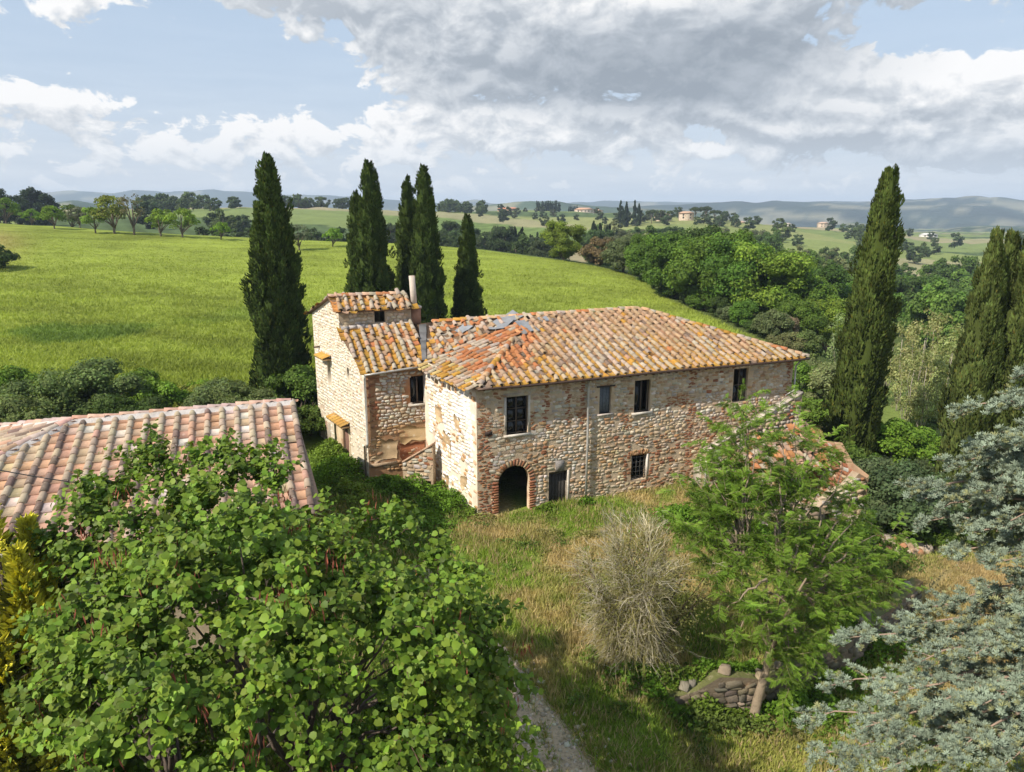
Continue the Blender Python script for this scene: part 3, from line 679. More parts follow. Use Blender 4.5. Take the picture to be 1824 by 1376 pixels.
    for k in range(5): MB().add(*tube_vf([w3(C0, e, fn, u, W5[2] + .2 + k * .3, -.10) for u in (W5[0], W5[1])], .016, 5)).build('bar', M_METAL, w5).color = (.10, .09, .08, 1)
    mbl = MB()
    for k in range(9): mbl.add(*obox(C0, e, fn, W5[0] - .1 + k * .14, W5[0] + .02 + k * .14, W5[3] + .01, W5[3] + .30, -.15, .03), pick(r, (2, (.45, .25, .13)), (1, BR)))
    mbl.build('lintel', M_STONE, w5)
    MB().add(*obox(C0, e, fn, W5[1] - .002, W5[1] + .09, W5[2] - .05, W5[3], -.2, .03), (.66, .58, .5)).build('jamb', M_STONE, w5)
    dr = link('door', None, HOUSE); dr['label'] = 'weathered dark plank door beside the arch'
    for k in range(5): MB().add(*obox(C0, e, fn, DOOR[0] + .03 + k * .222, DOOR[0] + .24 + k * .222, -1.15, 1.10, -.26, -.21 - .004 * (k % 2)), (.050, .045, .040)).build('plank', M_WOOD, dr)
    MB().add(*obox(C0, e, fn, DOOR[0], DOOR[1], 1.11, 1.30, -.26, -.18), (.09, .08, .065)).build('transom', M_WOOD, dr)
    MB().add(*obox(C0, e, fn, DOOR[1], DOOR[1] + .12, -1.2, 1.31, -.3, .045), (.64, .56, .46)).build('jamb', M_STONE, dr)
    MB().add(*obox(C0, e, fn, 4.42, 4.95, 1.34, 1.95, -.1, .085), (.26, .235, .215)).build('keystone', M_STONE, dr)
    MB().add(*obox(C0, e, fn, .15, .55, 3.98, 4.16, -.2, .10), (.05, .035, .03)).build('broken_corbel', M_STONE, HOUSE)
    # ---------- white left wall
    lw = wall_mesh(CL, m, ln, [(0, -1.6), (6.9, -1.6), (6.9, 6.95), (0, 6.95)], [], 'wall', M_PLASTER, HOUSE, (.76, .66, .52)); lw['label'] = 'sunlit side wall of whitewashed stone with ochre patches'
    def col_left(u, z, r):
        if u < .3: return pick(r, (1, (.50, .30, .16)), (1, (.58, .42, .27)))
        if u > 6.2 and z < 5: return None
        if vnoise(u * 1.0, z, 1.0, 3) > .74 or r.random() < .10: return None if r.random() < .6 else pick(r, (1, (.50, .30, .15)))
        if z < 1.0 and r.random() < .45: return None
        return pick(r, (6, (.86, .82, .76)), (2, (.80, .73, .62)), (.5, (.60, .45, .29)))
    emit_stones(lw, lay_stones(CL, m, ln, rect(.02, 6.75, -1.2, 6.5), [], col_left, (.16, .32), (.24, .55), (.015, .04), .96, seed=3), M_WHITE, 40)
    # ---------- wing: front wall, gable wall, tower
    WW = (2.72, 3.66, 4.3, 6.05)
    ww = wall_mesh(Wc, e, fn, rect(0, 4.05, -1.6, 6.75), [rect(*WW)], 'wall', M_PLASTER, HOUSE, (.37, .215, .115)); ww['label'] = 'short wing wall of brown brick, rubble and ochre plaster'
    def col_wing(u, z, r):
        if z < 3.1: return pick(r, (1, TAN), (1, (.40, .24, .12))) if (vnoise(u, z, .8, 6) > .72) else None
        if u < .75 and z > 3 or vnoise(u, z, 1.1, 9) > .70: return pick(r, (2, BR), (1, (.34, .18, .10))) if r.random() < .6 else None
        return pick(r, (3, PALE), (2, TAN), (2, GREY), (1, WHT))
    emit_stones(ww, lay_stones(Wc, e, fn, rect(.05, 3.98, -.6, 6.5), [rect(*WW)], col_wing, (.12, .24), (.18, .48), seed=4), M_STONE, 20)
    MB().add(*obox(Wc, e, fn, .05, 1.75, .55, .78, 0, .07), (.40, .29, .19)).build('ledge', M_STONE, HOUSE)
    def patch(P, d, nr, u0, u1, z0, z1, th, col, seed, parent):          # ragged remains of a plaster coat
        q = np.random.default_rng(seed); pts = []
        for (a, b) in [((u0, z0), (u1, z0)), ((u1, z0), (u1, z1)), ((u1, z1), (u0, z1)), ((u0, z1), (u0, z0))]:
            for t in np.linspace(0, 1, 7)[:-1]: pts.append((a[0] + (b[0] - a[0]) * t + q.normal(0, .07), a[1] + (b[1] - a[1]) * t + q.normal(0, .08)))
        k = len(pts); tri = np.array(tessellate_polygon([[Vector((a, b, 0)) for a, b in pts]])); V = [w3(P, d, nr, *p_, th) for p_ in pts] + [w3(P, d, nr, *p_, 0) for p_ in pts]
        MB().add(V, [tri, np.array([(i, (i + 1) % k, k + (i + 1) % k, k + i) for i in range(k)])], col).build('plaster_patch', M_PLASTER, parent)
    patch(Wc, e, fn, .15, 1.8, .95, 2.25, .03, (.40, .285, .165), 1, ww); patch(Wc, e, fn, 2.0, 3.8, 1.95, 2.9, .028, (.42, .29, .15), 2, ww); patch(Wc, e, fn, 1.95, 3.5, .6, 1.8, .026, (.28, .105, .05), 3, ww)
    patch(CL, m, ln, 5.3, 5.9, -.3, .8, .045, (.28, .29, .32), 4, lw)
    for k, (a, b, c_, d_) in enumerate([(3.2, 4.3, 2.0, 3.2), (1.2, 2.0, .4, 1.2), (4.3, 5.2, 3.6, 4.6), (2.0, 2.6, 3.8, 4.5), (3.6, 4.6, -.4, .5)]): patch(CL, m, ln, a, b, c_, d_, .032, (.56, .40, .23), 10 + k, lw)
    wq = window(Wc, e, fn, *WW, HOUSE, frame=(.16, .11, .08), bars=(1, 0), broken=True, sill=True)
    MB().add(*obox(Wc, e, fn, WW[1] - .05, WW[1] + .03, WW[2], WW[3], -.02, .10), (.72, .70, .66)).build('open_casement', M_WOOD, wq)
    MB().add(*obox(Wc, e, fn, 2.2, 2.7, 4.25, 6.1, 0, .03), (.42, .22, .12)).build('jamb', M_PLASTER, wq)
    GO = [(-.02, -1.6), (9.3, -1.6), (9.3, 9.05), (5.1, 10.45), (3.95, 9.82), (3.95, 8.55), (0, 6.55)]
    slit, vent, gd, gd2 = rect(6.1, 6.75, 4.5, 6.1), rect(2.6, 2.95, 5.5, 6.3), rect(3.25, 4.3, -1.2, 2.2), rect(5.5, 6.1, -1.2, 2.15)
    gw = wall_mesh(Wc, g, gn, GO, [slit, vent, gd, gd2], 'wall', M_MORTAR, HOUSE, (.66, .565, .43)); gw['label'] = 'tall cream rubble gable wall at the left end'
    def col_gable(u, z, r):
        if z < 2.6 and r.random() < .65: return None
        return pick(r, (4, (.74, .67, .55)), (3, (.66, .57, .45)), (1, (.54, .42, .29))) if r.random() > .12 else None
    emit_stones(gw, lay_stones(Wc, g, gn, [(p[0] * .99 + .03, p[1] - .08 if p[1] > 0 else -1.1) for p in GO], [slit, vent, gd, gd2], col_gable, (.12, .26), (.16, .38), (.012, .032), .9, seed=5), M_WHITE, 30)
    patch(Wc, g, gn, 3.0, 3.28, -.8, 2.3, .03, (.66, .53, .36), 20, gw); patch(Wc, g, gn, 4.3, 5.6, -.9, 2.6, .03, (.66, .50, .32), 21, gw)
    gdo = link('door', None, HOUSE); gdo['label'] = 'reddish brown wooden door under a tiled canopy'
    for k in range(4): MB().add(*obox(Wc, g, gn, 3.27 + k * .255, 3.51 + k * .255, -1.15, 2.15, -.16, -.11), (.20, .115, .085)).build('plank', M_WOOD, gdo)
    for (u0, u1, zc, nt) in [(2.9, 5.9, 2.45, 6), (5.75, 7.6, 6.35, 4)]:
        cn = link('canopy', None, HOUSE); MB().add(*obox(Wc, g, gn, u0, u1, zc - .1, zc - .02, 0, .55), (.30, .2, .1)).build('slab', M_WOOD, cn)
        Dv, Nv = np.array((*g, 0)), np.array((*gn, 0)); Yv = unit(-Nv + np.array((0, 0, .35))); X = Dv; Z = np.cross(X, Yv)
        if Z[2] < 0: X = -X; Z = np.cross(X, Yv)
        k_ = np.arange(nt); ps = np.array([w3(Wc, g, gn, u0 + (i + .5) * (u1 - u0) / nt, zc + .02, .6) for i in k_])
        emit_tiles(cn, [ps, np.tile(np.stack([X, Yv * 1.1, Z], 1), (nt, 1, 1)), np.array([pick(r, (1, (.43, .25, .06))) for _ in k_]), np.full(nt, 3)], M_TILE, nt)
    MB().add(*obox(Wc, g, gn, 6.85, 7.75, -1.2, 1.6, 0, .03), (.30, .26, .20)).build('dark_patch', M_PLASTER, HOUSE)  # flat darker panel at the foot of the gable wall
    Tf = Wc + g * 3.95
    tw = wall_mesh(Tf, e, fn, rect(0, 4.65, 8.2, 9.95), [rect(2.25, 2.95, 8.85, 9.6)], 'wall', M_MORTAR, HOUSE, (.42, .33, .23)); tw['label'] = 'low tower wall with a small dark opening'
    emit_stones(tw, lay_stones(Tf, e, fn, rect(.05, 4.6, 8.4, 9.8), [rect(2.25, 2.95, 8.85, 9.6)], lambda u, z, r: pick(r, (3, PALE), (2, TAN), (1, GREY)), (.12, .22), (.2, .45), seed=6), M_STONE, 10)
    # hidden closing walls
    bk = MB(); Te = Tf + e * 4.65
    for (p, q, zt) in [(Te, Te + g * 5.3, 9.2), (Wc + g * 9.3, Wc + g * 9.3 + e * 4.65, 9.1), (C0 + e * 21.12, C0 + e * 21.12 + n * 14.4, 6.95), (C0 + e * 21.12 + n * 14.4, C0 + n * 14.4 - e * 6.5, 6.95), (C0 + n * 14.4 - e * 6.5, Te, 6.95)]:
        bk.add([(*p, -1.6), (*q, -1.6), (*q, zt), (*p, zt)], np.array([(0, 1, 2, 3)]), (.42, .33, .22))
    bk.build('wall', M_MORTAR, HOUSE)['label'] = 'rear walls of the farmhouse'
    # ---------- roofs
    C, Cr = np.array((-1.83, 37.2, 6.8)), np.array((18.8, 45.4, 6.8)); Rr, R0 = np.array((8.75, 49.7, 9.32)), np.array((1.18, 46.7, 9.28))
    V0 = np.array((-5.3, 43.2, 6.78)); R1 = np.array((-5.2, 47.5, 8.75)); T1 = np.array((*(Tf + e * 4.7), 8.6)); T0 = np.array((*(Tf - e * .14), 8.6)); EL = np.array((*(Wc - g * .36 - e * .14), 6.48))
    n3 = np.array((*n, 0)); Br, Bl = Cr + n3 * 15.4, C + n3 * 15.4 - np.array((*e, 0)) * 6.5
    roof = link('roof', None, HOUSE); roof['label'] = 'main hipped roof of ochre and grey lichened tiles'
    dk = MB()
    for poly in [(C, Cr, Rr, R0), (C, R0, V0), (V0, R0, R1), (V0, R1, T1), (Cr, Br, Rr), (Br, Bl, R1, R0, Rr)]: deck(dk, poly)
    dk.build('roof_deck', M_WOOD, roof)
    GOLD, ORA, GR, PINK, DK = (.41, .215, .042), (.39, .158, .066), (.375, .30, .228), (.365, .24, .15), (.21, .145, .105)
    axF = plane_axes(C, Cr, Rr)
    def col_main(u, v, cover, r):
        orange = (1.0 < u < 5.6) and (1.4 < v < 6.6) and abs(u - (1.3 + v * .62)) < 1.25 + .3 * math.sin(v * 3)
        if orange: return pick(r, (4, ORA), (1, (.56, .26, .11)), (.7, PINK), (.4, DK))
        # lichen and weathering spread across neighbouring tiles, drawn out down the slope
        up = min(1, max(0, (v - .8) / 5)); n1 = vnoise(u * 1.3, v * .5, 1.5, 15); n2 = vnoise(u, v * .7, 2.2, 19); k = r.uniform(.84, 1.16); q = r.random()
        if q < .05: return np.array(DK) * k
        if q < .12: return np.array(pick(r, (1, GR), (1, PINK), (1, GOLD), (.6, ORA)))
        TAN2, BRN = np.array((.37, .25, .145)), np.array((.30, .165, .085))
        if cover: c = np.array(GR) + (TAN2 - GR) * np.clip(1.7 * n2 - .35 + .25 * up, 0, 1); c = c + (np.array(PINK) - c) * np.clip(up * 1.1 - n1 * .6, 0, .8)
        else:
            c = BRN + (np.array(GOLD) - BRN) * np.clip(2.6 * (n1 - .22) - .75 * up + (.6 if v < 1.1 else 0), 0, 1); c = c + (np.array(PINK) - c) * np.clip(up * .9 - n2 * .6, 0, .75)
        return np.clip(c * k * (1 + r.uniform(-.05, .05, 3)), .01, .9)
    t1 = lay_tiles((C, Cr, Rr, R0), C, axF, .54, .5, col_main, [[3], [0, 1, 2]], 1.0, .006, seed=1)
    axA = plane_axes(C, V0, R0)
    def col_left_roof(u, v, cover, r):
        if v < .9: return pick(r, (2, GOLD), (2, GR), (1, (.40, .30, .12)), (1, PINK))
        n1 = vnoise(u, v, 1.3, 33); return pick(r, (1.6 + 4 * (n1 > .5), ORA), (2.2, GR), (1.0, PINK), (.3, DK)) if cover else pick(r, (5, ORA), (1.5, (.44, .19, .08)), (.5, PINK), (.3, DK))
    t2 = lay_tiles((C, V0, R0), C, axA, .54, .5, col_left_roof, [[3], [0, 1, 2]], 1.5, .03, seed=2)
    axB = plane_axes(V0, R0, R1); axB = (unit(np.array((*e, 0)) - axB[2] * (np.array((*e, 0)) @ axB[2])), None, axB[2]); axB = (axB[0], np.cross(axB[2], axB[0]), axB[2])
    def col_top(u, v, cover, r): n1 = vnoise(u, v, 1.1, 43); return pick(r, (4 if n1 > .55 else .6, ORA), (2.4, GR), (1.5, PINK), (2 if n1 < .35 else .3, GOLD), (.4, DK))
    t3 = lay_tiles((V0, R0, R1), V0, axB, .54, .5, col_top, [[3], [0, 1, 2]], 2.0, .06, seed=3)
    rc = lambda r: pick(r, (2, (.48, .30, .17)), (2, GR), (1, ORA), (1.2, GOLD))
    rd = cat_data(ridge_tiles(R0, Rr, 4, .46, rc, 1), ridge_tiles(C + (R0 - C) * .02, C + (R0 - C) * .62, 4, .46, rc, 2, .09), ridge_tiles(Cr, Rr, 4, .46, rc, 3), ridge_tiles(R1, R0, 4, .46, rc, 4, .02))
    emit_tiles(roof, cat_data(t1, t2, t3, rd), M_TILE, 230)
    # bitumen sheets over the broken crease
    rs = np.random.default_rng(12)
    def sheet(c, ax, w, h, rot, lift=.12, col=(.22, .225, .235)):
        a, b, nn = ax; U, Vv = np.meshgrid(np.linspace(-.5, .5, 6), np.linspace(-.5, .5, 6)); ca, sa = math.cos(rot), math.sin(rot)
        A, B = a * ca + b * sa, -a * sa + b * ca; zz = lift + .035 * np.sin(U * 7 + rot * 3) * np.cos(Vv * 5) + rs.normal(0, .012, U.shape)
        Vt = (np.asarray(c)[None, None] + A * (U * w)[..., None] + B * (Vv * h * (1 + .2 * U))[..., None] + nn * zz[..., None]).reshape(-1, 3)
        MB().add(np.vstack([Vt, Vt - nn * .02]), [grid_faces(6, 6), grid_faces(6, 6)[:, ::-1] + 36], col).build('roof_sheet', M_DARK, roof)
    mixp = lambda p, q, t: p + (q - p) * t
    axB2 = plane_axes(V0, R0, R1)
    sheet(mixp(mixp(R0, R1, .16), V0, .09), axB2, 1.9, 1.0, .1); sheet(mixp(mixp(R0, R1, .10), V0, .22), axA, 1.4, 1.3, .5, .12); sheet(mixp(mixp(R0, R1, .55), V0, .25), axB2, 1.0, .7, .3, .12, (.26, .265, .275))
    sheet(mixp(C, R0, .80) + axF[0] * .35, axF, 1.0, 1.5, .1, .14); sheet(mixp(C, R0, .90) + axF[0] * 1.3, axF, .9, .6, .3, .15, (.25, .26, .28)); sheet(mixp(C, R0, .70) + axF[0] * .55, axF, .8, .4, .5, .15, (.20, .19, .18))
    for k in range(4):                                             # grey sheet strip down the valley
        t = k / 5; a_, b_ = mixp(V0, (R1 + T1) / 2, t + .06), mixp(V0, (R1 + T1) / 2, t + .30); sd_ = np.array((*e, 0)) * (.14 + .16 * t)
        MB().add([a_ - sd_ + (0, 0, .16), a_ + sd_ + (0, 0, .15), b_ + sd_ + (0, 0, .18), b_ - sd_ + (0, 0, .18), a_ - sd_ + (0, 0, .13), a_ + sd_ + (0, 0, .12), b_ + sd_ + (0, 0, .15), b_ - sd_ + (0, 0, .15)], np.array([(0, 1, 2, 3), (7, 6, 5, 4), (0, 4, 5, 1), (2, 6, 7, 3)]), (.15, .145, .14) if k % 2 else (.18, .17, .165)).build('roof_sheet', M_DARK, roof)
    # wing and tower roofs
    wr = link('roof', None, HOUSE); wr['label'] = 'lean-to wing roof of yellow pans and grey coppi'
    dk = MB(); deck(dk, (EL, V0, T1, T0)); dk.build('roof_deck', M_WOOD, wr)
    axW = plane_axes(EL, V0, T0)
    def col_w(u, v, cover, r):
        if u < .6 and not cover: return pick(r, (1, GOLD))
        n1 = vnoise(u, v * .5, 1.3, 41); return pick(r, (5, GR), (1.2 + 2 * (n1 > .6), PINK), (.25, ORA)) if cover else pick(r, (6 if n1 < .62 else 1, GOLD), (1, (.44, .23, .08)), (.3 if v < 2.5 else 2.0, PINK), (3 * (n1 > .68), ORA))
    emit_tiles(wr, lay_tiles((EL, V0, T1, T0), EL, axW, .52, .5, col_w, [[3], [0, 1, 2]], 1.2, .02, seed=4), M_TILE, 45)
    trf = link('roof', None, HOUSE); trf['label'] = 'small tower roof of jumbled orange tiles'
    F0, F1 = np.array((*(Wc + g * 3.62 - e * .25), 9.72)), np.array((*(Wc + g * 3.62 + e * 4.85), 9.72)); A0, A1 = np.array((*(Wc + g * 5.1 - e * .25), 10.52)), np.array((*(Wc + g * 5.1 + e * 4.85), 10.45)); B0, B1 = np.array((*(Wc + g * 9.7 - e * .25), 8.95)), np.array((*(Wc + g * 9.7 + e * 4.85), 8.95))
    dk = MB(); deck(dk, (F0, F1, A1, A0)); deck(dk, (A0, A1, B1, B0)); dk.build('roof_deck', M_WOOD, trf)
    def col_t(u, v, cover, r): return pick(r, (3, GR), (2, PINK), (.6, (.50, .28, .14))) if cover else pick(r, (4 if v < .6 else 2, GOLD), (2.5, (.52, .24, .07)), (1, PINK))
    tt = lay_tiles((F0, F1, A1, A0), F0, plane_axes(F0, F1, A0), .5, .46, col_t, [[3], [0, 1, 2]], 2.2, .05, seed=5)
    tb = lay_tiles((B1, B0, A0, A1), B1, plane_axes(B1, B0, A1), .5, .46, col_t, [[3], [0, 1, 2]], 1.5, .03, seed=6)
    emit_tiles(trf, cat_data(tt, tb, ridge_tiles(A0, A1, 4, .44, lambda r: pick(r, (2, (.50, .33, .22)), (1, GR), (1, ORA)), 7)), M_TILE, 25)
    # flashing / mortar at the foot of the tower wall
    fl = MB(); Tw = w3
    for k in range(9):
        u = .1 + k * .5; fl.add(*obox(Tf, e, fn, u, u + .46, 8.52 + .05 * (k % 2), 8.74 + .04 * (k % 3), .0, .30), (.50, .44, .40) if k % 3 else (.30, .28, .28))
    fl.build('mortar_fillet', M_MORTAR, wr)
    # chimney
    ch = link('chimney', None, HOUSE); q = Te + e * .35 + g * .15
    Pc, dz = q - e * .33, None
    MB().add(*obox(Pc, e, fn, 0, .68, 8.3, 9.62, -.6, .05), (.36, .19, .12)).build('stack', M_PLASTER, ch)
    MB().add(*obox(Pc, e, fn, -.06, .74, 9.62, 9.76, -.66, .11), (.50, .44, .38)).build('cap', M_STONE, ch)
    MB().add(*tube_vf([(*(q - fn * .25), 9.70), (*(q - fn * .25 - e * .05), 10.7), (*(q - fn * .25 - e * .10), 11.72)], .20, 10)).build('flue_pipe', M_PLASTER, ch, smooth=True).color = (.60, .51, .42, 1)
    # gutters and downpipes
    def pipe(name, pts, rad, col, seg=7): o = MB().add(*tube_vf(pts, rad, seg)).build(name, M_METAL, HOUSE, smooth=True); o.color = (*col, 1); return o
    ex = lambda P3, k=.07, dz=-.06: np.asarray(P3) + np.array((*fn, 0)) * k + (0, 0, dz)
    pipe('gutter', [ex(C + (Cr - C) * t) - (0, 0, .03 * math.sin(t * 9)) for t in np.linspace(.0, 1, 24)], .075, (.085, .05, .035))
    pipe('gutter', [ex(EL + (V0 - EL) * t, .05, -.05) for t in np.linspace(0, 1, 6)], .07, (.42, .39, .35))
    dp = pipe('downpipe', [w3(C0, e, fn, 6.32, 6.75, .55), w3(C0, e, fn, 6.33, 6.45, .22), w3(C0, e, fn, 6.34, 6.2, .17), w3(C0, e, fn, 6.36, 3.0, .17), w3(C0, e, fn, 6.33, -.9, .17)], .065, (.50, .48, .45)); dp['label'] = 'grey zinc downpipe in the middle of the front'
    dp = pipe('downpipe', [w3(Wc, e, fn, -.02, 6.4, .34), w3(Wc, e, fn, -.02, 6.2, .14), w3(Wc, e, fn, -.04, 2.15, .14), w3(Wc, e, fn, -.06, 2.0, .13)], .07, (.82, .80, .76)); dp['label'] = 'white plastic downpipe at the left corner'
    pipe('downpipe', [w3(Wc, g, gn, .0, 2.0, .12), w3(Wc, g, gn, .26, 1.9, .11), w3(Wc, g, gn, .28, -1, .12)], .065, (.30, .24, .18))
    pipe('downpipe', [w3(C0, e, fn, 21.3, 6.6, .4), w3(C0, e, fn, 21.2, 6.2, .14), w3(C0, e, fn, 21.2, 4.6, .14), w3(C0, e, fn, 20.6, 4.3, .14)], .06, (.55, .53, .5))
    pipe('downpipe', [w3(C0, e, fn, 13.75, 1.2, 1.45), w3(C0, e, fn, 13.75, -1.2, 1.45)], .06, (.62, .58, .52))
    # rafters under the eaves
    rf = MB()
    for k in range(42): u = -.1 + k * .52; rf.add(*obox(C0, e, fn, u, u + .09, 6.62, 6.71, -.1, .62), (.14, .085, .05))
    rf.build('rafter_ends', M_WOOD, HOUSE, kind='stuff')
    # small stair wall in the inner corner
    def slope_wall(name, P, d, nrm, u0, u1, z0a, z0b, zb, th, colf, cope, seed, ns=12, hole=None):
        w = link(name, None, HOUSE); a, b = (u0, z0a), (u1, z0b)
        poly = [(u0, zb), (u1, zb), b, a]; hl = [hole] if hole else []
        wall_mesh(P, d, nrm, poly, hl, 'core', M_MORTAR, w, (.40, .30, .2))
        bb = MB(); F = [w3(P, d, nrm, *p) for p in poly]; B = [w3(P, d, nrm, *p, -th) for p in poly]
        bb.add(F + B, np.array([(7, 6, 5, 4), (0, 3, 7, 4), (1, 5, 6, 2), (2, 6, 7, 3)]), (.40, .30, .2)); bb.build('core', M_MORTAR, w)
        emit_stones(w, lay_stones(P, d, nrm, poly, hl, colf, (.16, .30), (.22, .55), (.03, .07), seed=seed), M_STONE, ns)
        k = max(3, int(abs(u1 - u0) / .6)); L = (u1 - u0) / k
        for i in range(k):
            za, zc = z0a + (z0b - z0a) * i / k, z0a + (z0b - z0a) * (i + 1) / k; uu = [u0 + L * i, u0 + L * (i + .97)]
            V = [w3(P, d, nrm, uu[q], (za, zc)[q] + dz_, h) for q in (0, 1) for h in (.07, -th - .05) for dz_ in (.004, .12)]
            MB().add(V, np.array([(0, 1, 3, 2), (4, 6, 7, 5), (0, 4, 5, 1), (2, 3, 7, 6), (0, 2, 6, 4), (1, 5, 7, 3)]), np.array(cope) * r.uniform(.85, 1.1)).build('coping', M_STONE, w)
        return w
    Ps = C0 + m * 3.9 + ln * .9 - e * .3
    stc = lambda u, z, r: pick(r, (3, TAN), (2, GREY), (2, PALE), (1, BR))
    sw = slope_wall('stair_wall', v2(-6.62, 41.85), unit(v2(.86, -.28) * 1.0), unit(v2(-.31, -.95)), 0, 2.0, 1.0, 2.3, -1.3, .45, stc, (.52, .34, .23), 8, 14, hole=rect(1.25, 1.85, -1.2, .05)); sw['label'] = 'small sloping stair wall in the inner corner'
    # outer stair along the right half of the front
    Pst = C0 + fn * 1.45
    st2 = slope_wall('stair_wall', Pst, e, fn, 13.75, 20.7, 1.75, 4.75, -1.6, .4, stc, (.52, .44, .36), 9, 25); st2['label'] = 'outer stair parapet climbing to the upper door'
    stp = MB()
    for k in range(15): stp.add(*obox(C0, e, fn, 13.9 + k * .46, 14.36 + k * .46 + .005, -1.5, .7 + k * .22, .02, 1.0), (.42, .37, .30))
    stp.build('steps', M_STONE, HOUSE)
build_farmhouse()
# ------------------------------------------------------------------ neighbouring house, lower left
e2 = unit(v2(8.5, 3.2)); n2 = v2(-e2[1], e2[0]); fn2 = -n2
def build_neighbour():
    A, Rg = np.array((-18.96, 30.3, 7.05)), np.array((-10.4, 33.5, 7.05)); E1 = np.array((-7.25, 26.0, 4.95))
    E0 = np.array((*(A[:2] - n2 * 8 - e2 * 8), 4.95)); E2 = np.array((*(A[:2] + n2 * 8 - e2 * 8), 4.95)); E3 = np.array((*(Rg[:2] + n2 * 8), 4.95))
    hs = thing('tiled_house', 'low neighbouring house under a tidy pink terracotta roof behind the leafy tree', 'house', (-15, 28, 0))
    roof = link('roof', None, hs); dk = MB()
    for p in [(E0, E1, Rg, A), (E2, E0, A), (A, Rg, E3, E2)]: deck(dk, p, .14, (.30, .2, .14))
    dk.build('roof_deck', M_WOOD, roof)
    PK, BE, BK, OR_, YE = (.43, .26, .18), (.385, .30, .215), (.175, .125, .10), (.44, .255, .155), (.43, .32, .20)
    axF = plane_axes(E0, E1, A)
    def col(u, v, cover, r):
        dark = vnoise(u, v, 1.6, 4) > .60
        if cover: return pick(r, (1 if dark else 4, BE), (3 if dark else .25, BK), (.5, PK))
        return pick(r, (5, PK), (2.5, OR_), (1.2, YE), (.7, (.60, .50, .43)), (1, (.48, .33, .26)))
    ids = [[7], [5, 6]]
    t1 = lay_tiles((E0, E1 - np.array((*e2, 0)) * .28, Rg, A), E0, axF, .62, .60, col, ids, .45, 0, seed=21, zoff=(.03, .05))
    t2 = lay_tiles((E2, E0, A), E2, plane_axes(E2, E0, A), .62, .60, col, ids, .5, 0, seed=22, zoff=(.03, .05))
    t3 = lay_tiles((E3, E2, A, Rg), E3, plane_axes(E3, E2, Rg), .62, .60, col, ids, .5, 0, seed=24, zoff=(.03, .05))
    rcol = lambda r: pick(r, (3, (.50, .31, .24)), (2, (.44, .33, .28)), (1, PK))
    rt = cat_data(ridge_tiles(A, Rg, 8, .60, rcol, 31, .07), ridge_tiles(E0, A, 8, .60, rcol, 32, .08), ridge_tiles(E2, A, 8, .60, rcol, 33, .08))
    al = cat_data(t1, t2, t3, rt); px, py = project(al[0])
    sil = np.interp(px, [-200, 0, 60, 130, 200, 300, 430, 520, 590], [930, 930, 900, 930, 830, 800, 800, 830, 900])
    vis = (px > -10) & (py < sil) & (np.arange(len(px)) < len(t1[0]) + 0)
    sco = size_score(al[0]) + np.where(vis, 100, 0) + np.where(np.arange(len(px)) >= len(al[0]) - len(rt[0]), 40, 0)
    emit_tiles(roof, al, M_TILE2, 300, sco)
    # mortar bedding under ridge and hip
    mb = MB()
    for p, q in [(A, Rg), (E0, A), (E2, A)]:
        y = unit(q - p); x = unit(np.cross(y, (0, 0, 1))); N_ = 30; tt = np.linspace(0, 1, N_)[:, None]; rr = np.random.default_rng(3)
        for s in (-1, 1):
            o1 = p + (q - p) * tt + x * s * .16 + np.array((0, 0, .14)); o2 = p + (q - p) * tt + x * s * (.40 + rr.uniform(-.04, .04, (N_, 1))) + np.array((0, 0, -.06))
            mb.add(np.vstack([o1, o2]), np.array([(i, i + 1, N_ + i + 1, N_ + i) for i in range(N_ - 1)]), (.50, .455, .42))
    mb.build('ridge_mortar', M_MORTAR, roof)
    w = MB(); ins = .45
    q = [E0[:2] + (e2 + n2) * ins, E1[:2] - e2 * ins * .6 + n2 * ins, E3[:2] - e2 * ins * .6 - n2 * ins, E2[:2] + e2 * ins - n2 * ins]
    for i in range(4):
        a, b = q[i], q[(i + 1) % 4]; zt = 4.98
        w.add([(*a, -2), (*b, -2), (*b, zt), (*a, zt)], np.array([(0, 1, 2, 3)]), (.50, .38, .27))
    gm = (q[1] + q[2]) / 2; w.add([(*q[1], 4.98), (*q[2], 4.98), (*(gm), 6.98)], np.array([(0, 1, 2)]), (.50, .38, .27))
    w.build('wall', M_PLASTER, hs)
    P = E0[:2] + (e2 + n2) * ins
    for u in (3.2, 7.0, 11.5):
        window(P, e2, fn2, u, u + 1.0, 2.1, 3.6, hs, frame=(.20, .13, .08), bars=(1, 1), depth=-.06)
    MB().add(*tube_vf([E0 + (0, 0, -.08), E1 + (0, 0, -.08)], .08, 7)).build('gutter', M_METAL, hs, smooth=True).color = (.30, .18, .12, 1)
    pts = [at(-80, 822, 19.5) + (at(420, 880, 25.5) - at(-80, 822, 19.5)) * t - np.array((0, 0, .55 * 4 * t * (1 - t) * .5)) for t in np.linspace(0, 1, 24)]
    tag(MB().add(*tube_vf(pts, .017, 5)).build('overhead_cable', M_METAL, smooth=True), 'thin dark overhead cable slung across the pink tiled roof', 'cable').color = (.12, .11, .11, 1)
build_neighbour()

